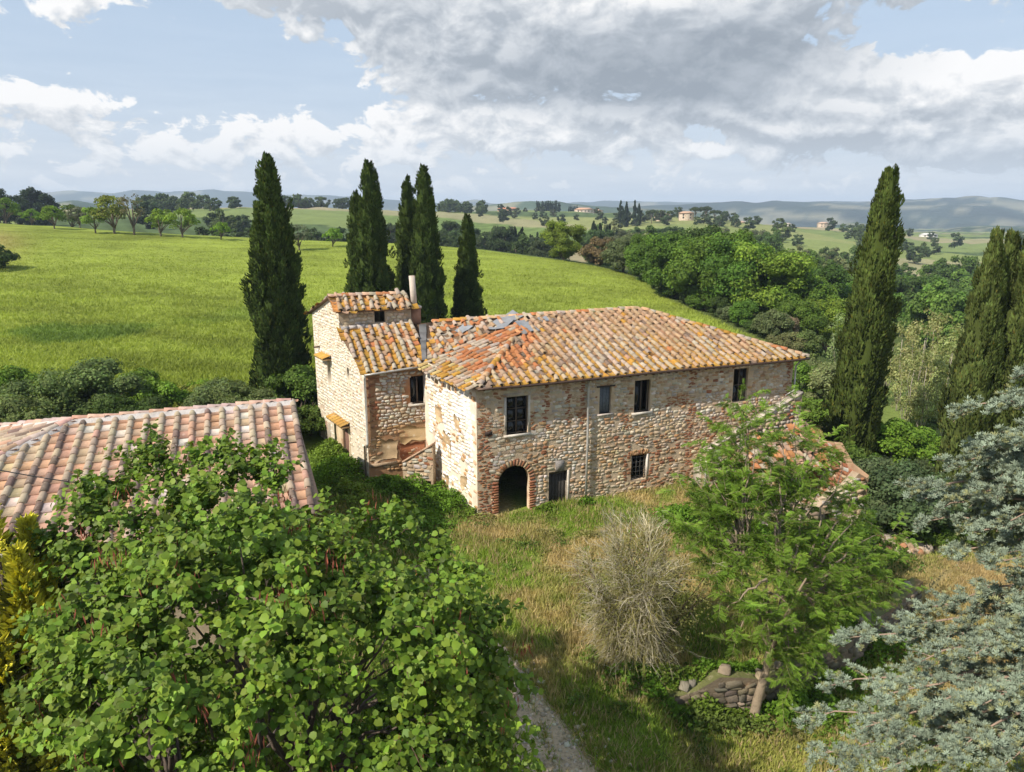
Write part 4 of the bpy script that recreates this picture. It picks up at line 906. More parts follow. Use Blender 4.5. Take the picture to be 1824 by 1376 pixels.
# ------------------------------------------------------------------ ruined lean-to at the right, retaining wall
stone_mix = lambda u, z, r: pick(r, (3, TAN), (2, GREY), (3, PALE), (.6, BR)) if r.random() > .08 else None
def build_ruin():
    ru = thing('ruined_outbuilding', 'collapsed stone outbuilding with scattered orange tiles behind the feathery tree', 'ruin', (16.5, 38, -1))
    P = v2(12.6, 35.6); d = unit(v2(.95, .31)); nr = v2(d[1], -d[0]); L = 7.4
    prof = [(0, -2.4), (L, -2.4), (L, 1.5), (6.7, 1.9), (6.0, 1.2), (5.0, .9), (4.2, .2), (3.3, .5), (2.5, -.1), (1.6, .35), (.7, .1), (0, .6)]
    hole = rect(4.3, 5.2, -2.3, -.2)
    w = wall_mesh(P, d, nr, prof, [hole], 'wall', M_MORTAR, ru, (.42, .31, .20), .5)
    emit_stones(w, lay_stones(P, d, nr, prof, [hole], stone_mix, (.18, .34), (.25, .65), (.04, .09), seed=31), M_STONE, 60)
    bk = MB(); F = [w3(P, d, nr, *p) for p in prof]; B = [w3(P, d, nr, *p, -.5) for p in prof]; k = len(prof)
    bk.add(F + B, [np.array([(i, (i + 1) % k, k + (i + 1) % k, k + i) for i in range(k)])], (.44, .34, .23)); bk.build('wall_top', M_MORTAR, ru)
    Q = v2(*w3(P, d, nr, L, 0)[:2]); dq = -nr
    prof2 = [(0, -2.4), (5.2, -2.4), (5.2, 3.0), (3.6, 2.6), (2.2, 2.9), (1.2, 2.0), (0, 1.7)]
    w2 = wall_mesh(Q, dq, d, prof2, [], 'wall', M_PLASTER, ru, (.45, .30, .19))
    w2b = wall_mesh(Q - d * .5, dq, -d, prof2, [], 'wall', M_PLASTER, ru, (.36, .20, .13))
    emit_stones(w2b, lay_stones(Q - d * .5, dq, -d, prof2, [], lambda u, z, r: pick(r, (3, BR), (2, TAN), (1, GREY)), (.12, .26), (.25, .5), (.02, .06), seed=32), M_STONE, 20)
    # slumped tiled roof left at the back
    a0, a1 = np.array((*w3(P, d, nr, 1.2, 0, -2.6)[:2], 1.2)), np.array((*w3(P, d, nr, 7.2, 0, -2.4)[:2], 1.5)); b0, b1 = np.array((*w3(P, d, nr, 1.4, 0, -4.6)[:2], 2.5)), np.array((*w3(P, d, nr, 7.2, 0, -5.4)[:2], 3.0))
    dk = MB(); deck(dk, (a0, a1, b1, b0)); dk.build('roof_deck', M_WOOD, ru)
    rf = lay_tiles((a0, a1, b1, b0), a0, plane_axes(a0, a1, b0), .54, .5, lambda u, v, c, r: pick(r, (3, (.42, .19, .08)), (2, (.42, .27, .18)), (1.2, (.42, .34, .26)), (.5, (.25, .16, .12))), [[3], [0, 1, 2]], 2.5, .12, seed=33)
    emit_tiles(ru, rf, M_TILE, 90)
    # a heap of fallen stones and tiles
    r = np.random.default_rng(44); N = 420; u = r.uniform(.2, 7.6, N); h = -r.uniform(.4, 2.6, N); ps = np.array([w3(P, d, nr, a, 0, b) for a, b in zip(u, h)]); ps[:, 2] = -1.3 + 1.3 * np.exp(-((u - 4.5) / 2.2) ** 2) * np.exp(-((h + 1.4) / 1.0) ** 2) + r.uniform(-.15, .15, N)
    u2 = r.uniform(3.5, 10.5, 260); h2 = r.uniform(.2, 3.2, 260); p2 = np.array([w3(P, d, nr, a, 0, b) for a, b in zip(u2, h2)]); p2[:, 2] = H(p2[:, 0], p2[:, 1]) + r.uniform(0, .25, 260)
    ps = np.vstack([ps, p2]); N = len(ps)
    M = frames(rdir(N) + (0, 0, .8), r.uniform(0, 6, N)) * r.uniform(.18, .5, (N, 1, 1)); M[:, :, 2] *= .5
    data = [ps, M, np.array([pick(r, (2, (.42, .34, .24)), (2, (.36, .31, .25)), (2, (.34, .24, .15)), (1, (.42, .21, .11))) for _ in range(N)]), r.integers(0, 7, N)]
    emit_stones(ru, data, M_STONE, 60)
    # retaining wall, its shade put into darker stone colours
    rw = thing('retaining_wall', 'dry stone retaining wall below the feathery tree, coloured dark for shade', 'stone wall', (*RETAIN[1], -1.5))
    for i, (p, q) in enumerate(zip(RETAIN[:-1], RETAIN[1:])):
        dd = unit(q - p); nn = v2(dd[1], -dd[0]); Lw = np.linalg.norm(q - p); top = [float(H(*(p + dd * t * Lw - nn * -.0 + v2(-dd[1], dd[0]) * .9))) for t in np.linspace(0, 1, 6)]
        rr = np.random.default_rng(60 + i); zt = [t_ + .15 + rr.uniform(-.25, .15) - (.55 - .2 * q_ if i == 0 and q_ < 3 else 0) for q_, t_ in enumerate(top)]
        pf = [(0, -4), (Lw, -4)] + [(Lw * t, z) for t, z in list(zip(np.linspace(0, 1, 6), zt))[::-1]]
        ww = wall_mesh(p, dd, nn, pf, [], 'wall', M_MORTAR, rw, (.20, .155, .105)); Bk = MB(); k = len(pf)
        F = [w3(p, dd, nn, *c) for c in pf]; B = [w3(p, dd, nn, *c, -.5) for c in pf]
        Bk.add(F + B, [np.array([(j, (j + 1) % k, k + (j + 1) % k, k + j) for j in range(2, k)]), np.arange(k)[::-1][None] + k], (.13, .135, .05)); Bk.build('wall_top', M_MORTAR, rw)
        pf2 = [(a, max(b, -3.0)) for a, b in pf]
        emit_stones(ww, lay_stones(p, dd, nn, pf2, [], lambda u, z, r_: pick(r_, (3, (.19, .155, .105)), (2, (.14, .12, .09)), (1, (.26, .21, .15))) if r_.random() > .08 else None, (.12, .34), (.2, .7), (.05, .15), seed=61 + i), M_STONE, 60)
        # loose blocks lying on the top
        N = int(Lw * 1.2); tt = rr.uniform(0, 1, N); ps = np.array([w3(p, dd, nn, t * Lw, np.interp(t, np.linspace(0, 1, 6), zt) + .08, -rr.uniform(0, .5)) for t in tt])
        M = frames(rdir(N) * .3 + (0, 0, 1), rr.uniform(0, 6, N)) * rr.uniform(.25, .45, (N, 1, 1)); M[:, :, 2] *= .5
        emit_stones(rw, [ps, M, np.array([pick(rr, (3, (.22, .185, .14)), (2, (.28, .22, .15))) for _ in range(N)]), rr.integers(0, 7, N)], M_STONE, N)
build_ruin()

# ------------------------------------------------------------------ far houses on the hills
def far_house(px, py, D, w, dpt, h, label, wallc, roofc, rot=0.0, wing=None):
    c = at(px, py, D); zb = float(H(c[0], c[1])); zb = min(zb, c[2]) if True else zb
    t = thing('country_house', label, 'house', (c[0], c[1], c[2]))
    def blk(x0, y0, ww, dd, hh, parent, nwin):
        a = math.cos(rot), math.sin(rot); tr = lambda x, y, z: (c[0] + x * a[0] - y * a[1], c[1] + x * a[1] + y * a[0], c[2] + z)
        V = [tr(x0 + sx * ww / 2, y0 + sy * dd / 2, z) for z in (-6, hh) for sx, sy in ((-1, -1), (1, -1), (1, 1), (-1, 1))]
        MB().add(V, np.array([(0, 1, 5, 4), (1, 2, 6, 5), (2, 3, 7, 6), (3, 0, 4, 7)]), wallc).build('wall', M_PLASTER, parent)
        o = .6; rh = hh + dd * .17
        Rv = [tr(x0 + sx * (ww / 2 + o), y0 + sy * (dd / 2 + o), hh - .05) for sx, sy in ((-1, -1), (1, -1), (1, 1), (-1, 1))] + [tr(x0 - ww / 2 + dd * .35, y0, rh), tr(x0 + ww / 2 - dd * .35, y0, rh)]
        MB().add(Rv, [np.array([(0, 1, 5, 4), (2, 3, 4, 5)]), np.array([(1, 2, 5), (3, 0, 4)]), np.array([(3, 2, 1, 0)])], roofc).build('roof', M_TILE2, parent)
        for k in range(nwin):
            for zz in ([hh * .22, hh * .62] if hh > 5 else [hh * .4]):
                x = x0 - ww / 2 + ww * (k + .5) / nwin; V = [tr(x + q * .6, y0 - dd / 2 - hq, zz + zq) for q in (-1, 1) for hq in (.0, .06) for zq in (0, 1.5)]
                MB().add(V, np.array([(0, 1, 3, 2), (4, 6, 7, 5), (0, 4, 5, 1), (2, 3, 7, 6), (0, 2, 6, 4), (1, 5, 7, 3)]), (.10, .085, .07)).build('window', M_WOOD, parent)
    blk(0, 0, w, dpt, h, t, max(2, int(w / 4)))
    if wing: blk(*wing, t, 2)
far_house(1040, 384, 860, 20, 12, 6.5, 'pale pink villa on the hilltop right of the cypress row', (.72, .58, .50), (.50, .30, .20), .15, (17, 4, 10, 10, 5))
far_house(905, 379, 880, 24, 10, 4.2, 'low red roofed farm on the hilltop left of the cypress row', (.60, .40, .30), (.55, .24, .14), -.1)
far_house(1180, 394, 600, 12, 8, 4.5, 'leftmost stone house of the hamlet under the umbrella pines', (.58, .47, .36), (.46, .30, .2), .1)
far_house(1222, 392, 590, 11, 8, 5.2, 'middle stone house of the hamlet with an umbrella pine at its side', (.62, .50, .39), (.48, .31, .21), -.1)
far_house(1318, 405, 640, 9, 7, 4.0, 'small pale house on the slope right of the hamlet', (.64, .52, .38), (.48, .32, .22), .1)
far_house(1466, 406, 1000, 13, 9, 6.0, 'tan farmhouse on the ridge left of the leaning cypress', (.60, .47, .36), (.50, .34, .25), .1)
far_house(1402, 406, 980, 9, 7, 5.0, 'white house on the ridge farther left of the leaning cypress', (.72, .68, .62), (.5, .4, .33), .1)
far_house(1547, 420, 760, 14, 8, 3.6, 'grey stone barn half hidden by the leaning cypress', (.50, .44, .37), (.42, .33, .27), .1)
far_house(1653, 424, 800, 16, 8, 3.4, 'long white shed in the valley right of the leaning cypress', (.80, .78, .74), (.62, .6, .58), .05)
# ------------------------------------------------------------------ vegetation
def leaf_cloud(mb, C, nrm, size, cols, tv=RH, tf=RHF, flat=.6, aspect=.62, up=None):
    """leaves at C facing roughly nrm"""
    N = len(C); nn = unit(nrm * flat + rdir(N) * (1 - flat) * 1.4); M = frames(nn, rng.uniform(0, 6.28, N), up)
    s = size * rng.uniform(.65, 1.35, N); M = M * s[:, None, None]; M[:, :, 0] *= aspect / .62
    scatter(mb, tv, tf, C, M, cols)
def limb(mb, p, q, r0, r1, sag=.1, k=5, seg=5, col=(.16, .125, .095), wob=.12):
    t = np.linspace(0, 1, k)[:, None]; p, q = np.asarray(p, float), np.asarray(q, float); L = np.linalg.norm(q - p)
    pts = p + (q - p) * t + np.concatenate([np.zeros((1, 3)), rng.normal(0, wob * L / k, (k - 2, 3)), np.zeros((1, 3))]) + np.array((0, 0, 1)) * sag * L * np.sin(t * np.pi)
    mb.add(*tube_vf(pts, np.linspace(r0, r1, k), seg), col); return pts
GREENS = dict(mid=(.095, .160, .022), bright=(.155, .24, .028), dark=(.062, .105, .020), olive=(.13, .155, .065), grey=(.155, .18, .10), brown=(.19, .155, .075), yellow=(.20, .235, .035))

def crown_tree(name, h, rad, trunk_h, nleaf, lsize, nblob, seed, squash=.85, base_low=.15, core=True, blob_r=(.26, .42), open_=0.0, tcol=(.16, .125, .095), trunk_r=None, lobes=1.0, up=False):
    """prototype tree: trunk + crown at the origin (vertex colours are leaf-to-leaf lightness; the copy's colour gives the green)"""
    global rng; keep = rng; rng = np.random.default_rng(seed)
    root = link(name, None); tb = MB(); tr = trunk_r or h * .022
    top = np.array((rng.normal(0, .04) * h, rng.normal(0, .04) * h, h * .75)); limb(tb, (0, 0, -.5), top, tr, tr * .35, 0, 6, 7, tcol, .08)
    cz = trunk_h + (h - trunk_h) * .5; rz = (h - trunk_h) * .5
    d = rdir(nblob * 3); d = d[d[:, 2] > -1 + base_low * 2][:nblob]; rr = rng.uniform(.45, .86, len(d)) ** .7
    bc = d * rr[:, None] * (rad, rad, rz * squash + .15 * rz) + (0, 0, cz); br = rng.uniform(*blob_r, len(d)) * rad * (1.15 - .35 * rr)
    bc[:, :2] *= (1 + .25 * lobes * (vnoise(np.arctan2(d[:, 1], d[:, 0]) * 2, d[:, 2] * 2, 1, seed) - .5))[:, None]
    bl = rng.uniform(.72, 1.28, len(d)); mb = MB()
    for k in range(min(len(d), 9)): limb(tb, (0, 0, trunk_h * rng.uniform(.6, 1)), bc[k], tr * .5, tr * .12, .05, 5, 5, tcol)
    if core:
        for c_, r_ in zip(bc, br): mb.add(c_ + ICO_V * r_ * (.62 + .1 * rng.random()), ICO_F, np.array((.8, .8, .8)))
    share = br ** 2 / (br ** 2).sum(); cnt = rng.multinomial(nleaf, share)
    for c_, r_, n_, l_ in zip(bc, br, cnt, bl):
        u = rdir(n_); u[:, 2] = np.where(u[:, 2] < -.5, -u[:, 2] * .5, u[:, 2]); u = unit(u)
        q = rng.uniform(.55, 1.12, n_) ** .6; P = c_ + u * r_ * q[:, None] * (1, 1, .85)
        lc = np.clip(l_ * rng.uniform(.72, 1.3, (n_, 1)) * (1 + rng.uniform(-.08, .08, (n_, 3))), .2, 2.2)
        leaf_cloud(mb, P, u + (0, 0, .5), lsize, lc)
    tb.build('trunk', M_BARK, root); mb.build('crown', M_LEAF, root); rng = keep
    return root
PROTO = {}
USED = {}
def proto_tree(key, *a, **k): PROTO[key] = crown_tree(*a, **k)
def set_col(o, c):
    for ch in o.children_recursive:
        if ch.name.startswith(('crown', 'foliage', 'leaf', 'core')): ch.color = (*c, 1)
def plant(key, x, y, s, col, label, cat, group=None, name=None, rot=None, sz=1.0, z=None, dz=0):
    p = PROTO[key]; o = p if key not in USED else copy_tree(p); USED[key] = 1
    if name: o.name = name
    o.location = (x, y, (float(H(x, y)) if z is None else z) + dz); o.rotation_euler = (0, 0, rng.uniform(0, 6.28) if rot is None else rot); o.scale = (s, s, s * sz)
    for k in ('label', 'category', 'group'):
        if k in o: del o[k]
    tag(o, label, cat, group); set_col(o, col)
    return o
def plant_px(key, px, D, s, col, label, cat, group=None, name=None, rot=None, sz=1.0, dz=0):
    x = (px - 912) / FPX * (D * math.cos(TILT) + 3.0); return plant(key, x, D, s, col, label, cat, group, name, rot, sz, dz=dz)
jit = lambda c, v=.18: tuple(np.clip(np.array(c) * rng.uniform(1 - v, 1 + v) * (1 + rng.uniform(-.08, .08, 3)), .005, 1))

proto_tree('wood1', 'broadleaf_tree', 10.5, 5.4, .3, 12000, .36, 44, 101, base_low=0)
proto_tree('wood2', 'broadleaf_tree', 10.5, 5.0, .3, 12000, .35, 42, 102, squash=1.0, base_low=0)
proto_tree('wood3', 'broadleaf_tree', 9.5, 5.8, .2, 12000, .37, 48, 103, squash=.8, base_low=0)
proto_tree('mid1', 'wood_tree', 9.5, 5.2, .2, 3400, .60, 26, 104, base_low=0)
proto_tree('mid2', 'wood_tree', 10.5, 4.6, .2, 3400, .60, 26, 105, squash=1.0, base_low=0)
proto_tree('mid3', 'wood_tree', 8.5, 5.4, .2, 3400, .60, 28, 106, squash=.8, base_low=0)
proto_tree('far1', 'distant_tree', 8, 4.6, .0, 520, 1.25, 16, 107, base_low=0)
proto_tree('far2', 'distant_tree', 8, 4.4, .0, 520, 1.25, 16, 108, base_low=0)
proto_tree('orch1', 'fruit_tree', 6, 3.1, .8, 2600, .36, 24, 109, core=False, blob_r=(.24, .36), trunk_r=.2, base_low=.05)
proto_tree('orch2', 'fruit_tree', 6, 2.8, 1.0, 2600, .36, 22, 110, core=False, blob_r=(.26, .4), trunk_r=.2, squash=1.0)
proto_tree('bare', 'half_bare_tree', 8, 3.0, 2.0, 420, .40, 26, 111, core=False, blob_r=(.2, .3), trunk_r=.24)
proto_tree('umb', 'umbrella_pine', 9, 5.0, 6.2, 1100, .75, 22, 112, squash=.5, base_low=.35, trunk_r=.35)
proto_tree('olive1', 'olive_shrub', 3.6, 2.5, .0, 9000, .155, 42, 113, squash=.9, base_low=.02, blob_r=(.22, .36), trunk_r=.08)
proto_tree('olive2', 'olive_shrub', 3.6, 2.3, .0, 9000, .15, 38, 114, squash=1.0, base_low=.02, blob_r=(.22, .38), trunk_r=.08)
proto_tree('bush1', 'leafy_bush', 3.2, 2.2, .0, 7000, .20, 34, 115, squash=.95, base_low=.02, blob_r=(.22, .38), trunk_r=.07)
proto_tree('bush2', 'leafy_bush', 2.4, 2.4, .0, 6000, .20, 34, 116, squash=.8, base_low=.02, blob_r=(.2, .34), trunk_r=.06)

def cypress(key, h, rad, seed, nspray, ssize, twin=False):
    """dense upright column of sprays over a dark inner column"""
    global rng; keep = rng; rng = np.random.default_rng(seed); root = link('cypress', None)
    def prof(t): return rad * np.interp(t, [0, .02, .06, .25, .45, .7, .88, .96, 1.0], [.62, .80, .92, 1.0, .93, .70, .40, .20, .03])
    th = np.linspace(0, 2 * np.pi, 25)[:-1]; tz = np.linspace(0.015, .97, 34)
    def lump(a, t): return .62 + .58 * vnoise(a * 2.7, t * 6.5, .62, seed) + .42 * (vnoise(a * 6, t * 22, .8, seed + 1) - .5)
    A, T = np.meshgrid(th, tz); wrap = lambda a: np.stack([np.cos(a), np.sin(a)], -1)
    lu = lump(np.abs(A - np.pi), T); Rr = prof(T) * lu * .72
    V = np.stack([np.cos(A) * Rr, np.sin(A) * Rr, T * h], -1).reshape(-1, 3); n_, k_ = A.shape
    i = np.arange(n_ - 1)[:, None] * k_; j = np.arange(k_)[None]; jn = (j + 1) % k_
    mb = MB(); mb.add(V, np.stack([i + j, i + jn, i + k_ + jn, i + k_ + j], -1).reshape(-1, 4), np.array((.7, .7, .7)))  # inner column coloured darker, standing in for shade between the sprays
    nc = int(nspray / 46); tc = (1 - rng.uniform(0, 1, nc) ** .78) * .985; ac = rng.uniform(0, 2 * np.pi, nc); lc = lump(np.abs(ac - np.pi), tc)
    rc = prof(tc) * lc * rng.uniform(.74, .98, nc); cl = np.stack([np.cos(ac) * rc, np.sin(ac) * rc, tc * h], 1); hc = rng.uniform(.62, 1.45, nc)
    w_ = rng.integers(0, nc, nspray); sw = (.11 + .16 * np.minimum(1, prof(tc) / rad * 1.3))[w_]; q_ = rdir(nspray) * rng.uniform(.3, 1.0, nspray)[:, None] ** .6
    out = np.stack([np.cos(ac), np.sin(ac), 0 * ac], 1)[w_]; C = cl[w_] + q_ * sw[:, None] * (1, 1, 2.2) + out * .03; t = np.clip(C[:, 2] / h, 0, 1); l = lc[w_]
    upv = unit(out * rng.uniform(.05, .40, (nspray, 1)) + q_ * .55 + (0, 0, 1) + rdir(nspray) * .22)
    s = ssize * rng.uniform(.6, 1.4, nspray) * (1 - .35 * t)
    TVs = np.array([(0, -.1, -.30), (.2, .02, .25), (0, .10, .72), (-.2, .02, .25), (.0, .26, .22)]); TFs = np.array([(0, 1, 2, 4), (0, 4, 2, 3)])
    x = unit(np.cross(upv, out)); y = np.cross(upv, x); M = np.stack([x * s[:, None], -y * s[:, None] * 1, upv * s[:, None]], -1)
    hue = rng.uniform(.75, 1.3, (nspray, 1)) * hc[w_][:, None]
    cc = np.clip(hue * (1 + rng.uniform(-.07, .07, (nspray, 3))), .2, 2.2); brn = rng.random(nspray) < .02; cc[brn] = cc[brn] * (1.7, 1.2, .9)
    scatter(mb, TVs, TFs, C, M, cc)
    tb = MB(); tb.add(*tube_vf([(0, 0, -1), (0, 0, h * .5)], [rad * .16, rad * .08], 7), (.17, .13, .10)); tb.build('trunk', M_BARK, root); mb.build('foliage', M_NEEDLE, root)
    PROTO[key] = root; rng = keep
cypress('cyp1', 18, 2.25, 201, 32000, .38); cypress('cyp2', 18, 1.75, 202, 24000, .36); cypress('cyp3', 18, 2.1, 203, 30000, .38)
cypress('cypf', 10, 1.3, 204, 420, 1.4)
CYP = (.064, .096, .021)

def place_top(key, px, py_top, D, base_h, col, label, lean=(0, 0), wide=1.0, zb=None, group='tall cypresses round the farmhouse'):
    P = at(px, py_top, D); zb = float(H(P[0], D)) if zb is None else zb; hh = (P[2] - zb) / base_h
    o = plant(key, P[0], D, 1, col, label, 'cypress', group); o.scale = (wide, wide, hh); o.location.z = zb
    o.rotation_euler = (lean[1], lean[0], o.rotation_euler.z if lean == (0, 0) else 0); return o
place_top('cyp1', 474, 272, 57, 18, CYP, 'broadest dark cypress standing alone left of the house', wide=.99)
place_top('cyp2', 656, 284, 72, 18, CYP, 'taller cypress of the left pair behind the tower', wide=1.2)
place_top('cyp2', 632, 338, 76, 18, CYP, 'shorter slim cypress of the left pair behind the tower', wide=.85)
place_top('cyp2', 754, 293, 73, 18, CYP, 'taller cypress of the right pair behind the chimney', wide=1.06)
place_top('cyp2', 724, 312, 77, 18, CYP, 'slimmer shaded cypress of the right pair behind the chimney', wide=.95)
place_top('cyp2', 832, 380, 80, 18, CYP, 'short cypress behind the middle of the main roof', wide=.92)
o = place_top('cyp3', 1572, 288, 50, 18, (.080, .108, .024), 'tall leaning cypress right of the farmhouse', wide=.85)
o.rotation_euler = (0, R(3.2), .6)
for px, top, D, w, lb in [(1778, 400, 38, .62, 'brownish cypress clump by the right edge, leftmost spire'), (1806, 404, 39, .60, 'brownish cypress clump by the right edge, middle spire'), (1850, 396, 38, .75, 'brownish cypress cut by the right edge'), (1762, 470, 39, .48, 'lower spire at the left of the right edge cypress clump')]:
    place_top('cyp3', px, top, D, 18, (.098, .125, .034), lb, wide=w)

# ---- trees in the field and on its crest
orch = [(65, 408, 200, 3.6), (178, 420, 172, 4.6), (292, 421, 170, 5.0), (150, 405, 195, 4.2), (330, 423, 168, 5.2), (536, 440, 150, 4.0), (595, 436, 158, 3.2), (106, 410, 182, 4.4), (398, 427, 168, 3.2)]
OLB = ['small round fruit tree far left on the field crest', 'green fruit tree just left of the two dark trunked trees', 'spreading fruit tree right of the half bare tree', 'grey green olive behind the crest fruit trees', 'fruit tree at the right end of the crest row', 'low bushy tree in the field right of the broad cypress', 'small tree in the field by the left cypress pair', 'second fruit tree from the left on the field crest', 'thin sapling on the crest left of the broad cypress']
for k, ((px, py, D, hh), lb) in enumerate(zip(orch, OLB)):
    c = GREENS['bright'] if k not in (3, 5) else GREENS['grey']
    plant_px(('orch1', 'orch2')[k % 2], px, D, hh / 6 * 1.32, jit(c, .1), lb, 'fruit tree', 'fruit trees along the field crest', sz=.95)
plant_px('orch2', 212, 172, 1.5, jit(GREENS['yellow'], .1), 'larger dark trunked fruit tree in the crest row', 'fruit tree', 'fruit trees along the field crest', sz=.95)
plant_px('bare', 245, 171, 1.15, (.17, .155, .08), 'half bare grey tree beside the dark trunked fruit tree', 'tree', sz=1.0)
plant_px('orch1', 20, 205, 1.2, jit(GREENS['bright']), 'bright bushy tree at the left edge on the crest', 'tree')
plant_px('orch2', 135, 215, 1.25, jit(GREENS['mid']), 'rounder green tree rising behind the crest fruit trees', 'tree')
plant_px('bush2', -14, 118, 1.6, jit(GREENS['dark']), 'dark bush at the left edge of the green field', 'bush')
for px, D, s, lb in [(4, 285, 1.5, 'dark tree at the left edge beyond the crest'), (60, 330, 1.55, 'left dark pine beyond the crest'), (76, 330, 1.65, 'middle dark pine beyond the crest'), (90, 332, 1.5, 'right dark pine beyond the crest'), (38, 300, 1.2, 'low dark tree beside the pines beyond the crest'), (265, 330, 1.2, 'rounded dark tree behind the half bare tree')]:
    plant_px('mid2', px, D, s * .93, (.024, .042, .014), lb, 'tree', 'dark trees beyond the field crest')
G_LINE = 'dark trees of the far tree lines'
def wood(keys, n, pxr, Dr, sr, cols, label, group, cat='tree', name=None, seed=0, cond=None):
    r = np.random.default_rng(1000 + seed); k = 0
    for _ in range(n * 4):
        if k >= n: break
        px, D = r.uniform(*pxr), r.uniform(*Dr)
        if cond and not cond(px, D): continue
        c = np.array(cols[r.integers(0, len(cols))]) * r.uniform(.8, 1.2); k += 1
        plant_px(keys[r.integers(0, len(keys))], px, D, r.uniform(*sr), tuple(c), label, cat, group, name, r.uniform(0, 6.28), r.uniform(.85, 1.2))
FAR = ('far1', 'far2'); DK = [(.065, .095, .034), (.085, .115, .036), (.07, .10, .042)]
wood(FAR, 26, (250, 425), (430, 600), (.9, 1.6), DK, 'dark tree in the wooded crest far left of the broad cypress', 'trees on the far left crest', seed=1, cond=lambda p, D: D > 430 + (p - 250) * .6)
wood(FAR, 24, (505, 645), (600, 640), (.8, 1.3), DK, 'dark tree on the skyline behind the left cypress pair', 'trees on the skyline', seed=2)
wood(FAR, 8, (370, 440), (330, 350), (.6, 1.1), DK, 'hedge tree between the pale far fields', 'hedge trees in the pale fields', seed=3)
wood(FAR, 20, (360, 620), (225, 250), (.45, .75), [(.06, .09, .03), (.05, .075, .025)], 'scrub tree behind the field crest', 'scrub behind the crest', seed=4)
wood(('mid1', 'mid2', 'mid3'), 46, (690, 985), (215, 320), (.75, 1.15), [(.048, .075, .027), (.06, .09, .03), (.07, .092, .04)], 'dark tree of the wood behind the field crest', 'wood behind the field crest', seed=5, cond=lambda p, D: D > 215 + (960 - p) * .12)
wood(('cypf',), 20, (885, 965), (300, 345), (.7, 1.1), [(.022, .036, .014)], 'small dark cypress at the edge of the far wood', 'cypresses in the far wood', 'cypress', seed=6)
wood(FAR, 26, (780, 860), (690, 760), (.8, 1.5), DK, 'dark tree on the ridge behind the short cypress', 'trees on the middle ridge', seed=7)
wood(FAR, 26, (850, 1100), (560, 860), (.5, 1.0), [(.06, .08, .03), (.045, .065, .025), (.10, .11, .055)], 'scattered tree on the far farmland slope', 'trees dotted on the far slope', seed=8)
for k in range(15): plant_px('cypf', 956 + k * 2.9 + rng.uniform(-.5, .5), 865 + rng.uniform(-5, 5), rng.uniform(.95, 1.25), (.022, .034, .014), 'dark cypress of the hilltop avenue by the pink villa', 'cypress', 'cypress avenue on the hilltop')
for k in range(6): plant_px('cypf', 1013 + k * 2.8, 880, rng.uniform(.7, .85), (.022, .034, .014), 'small dark cypress just left of the pink villa', 'cypress', 'short cypress row by the pink villa')
wood(('mid1', 'mid2', 'mid3'), 46, (1050, 1420), (205, 420), (.8, 1.25), [(.08, .135, .03), (.065, .11, .03), (.11, .165, .035), (.13, .145, .065)], 'green tree of the wooded slope below the hamlet', 'trees on the slope below the hamlet', seed=9, cond=lambda p, D: D < 420 and D > 205 + abs(p - 1250) * .05)
wood(('cypf',), 12, (1050, 1100), (300, 330), (.9, 1.25), [(.024, .038, .015)], 'slim dark cypress in the valley below the villa', 'cypresses below the villa', 'cypress', seed=10)
wood(('cypf',), 9, (1100, 1140), (540, 580), (1.0, 1.6), [(.024, .038, .015)], 'dark cypress left of the hamlet', 'cypresses beside the hamlet', 'cypress', seed=16)
wood(FAR, 30, (1095, 1350), (520, 640), (.7, 1.1), DK + [(.07, .085, .04)], 'dark tree around the hamlet', 'trees round the hamlet', seed=11)
for k, (px, D, s, lb) in enumerate([(1160, 560, 1.0, 'umbrella pine left of the hamlet'), (1238, 575, 1.1, 'left umbrella pine above the hamlet'), (1256, 580, 1.15, 'tallest umbrella pine above the hamlet'), (1272, 572, .95, 'right umbrella pine above the hamlet')]):
    plant_px('umb', px, D, s, (.055, .075, .022), lb, 'pine', 'umbrella pines by the hamlet')
wood(('mid1', 'mid2', 'mid3'), 40, (1420, 1540), (150, 330), (.7, 1.05), [(.10, .16, .03), (.12, .18, .035), (.15, .17, .07), (.08, .125, .035)], 'green tree in the valley left of the leaning cypress', 'valley trees left of the leaning cypress', seed=12)
wood(('mid1', 'mid2', 'mid3'), 60, (1590, 1900), (115, 300), (.8, 1.15), [(.095, .165, .03), (.115, .185, .035), (.08, .13, .03)], 'green tree in the valley right of the leaning cypress', 'valley trees right of the leaning cypress', seed=13)
wood(FAR, 60, (1380, 1860), (380, 760), (.7, 1.25), DK + [(.06, .085, .03)], 'dark tree between the far valley fields', 'trees between the valley fields', seed=14, cond=lambda p, D: vnoise(p / 40, D / 60, 1.0, 2) > .5)
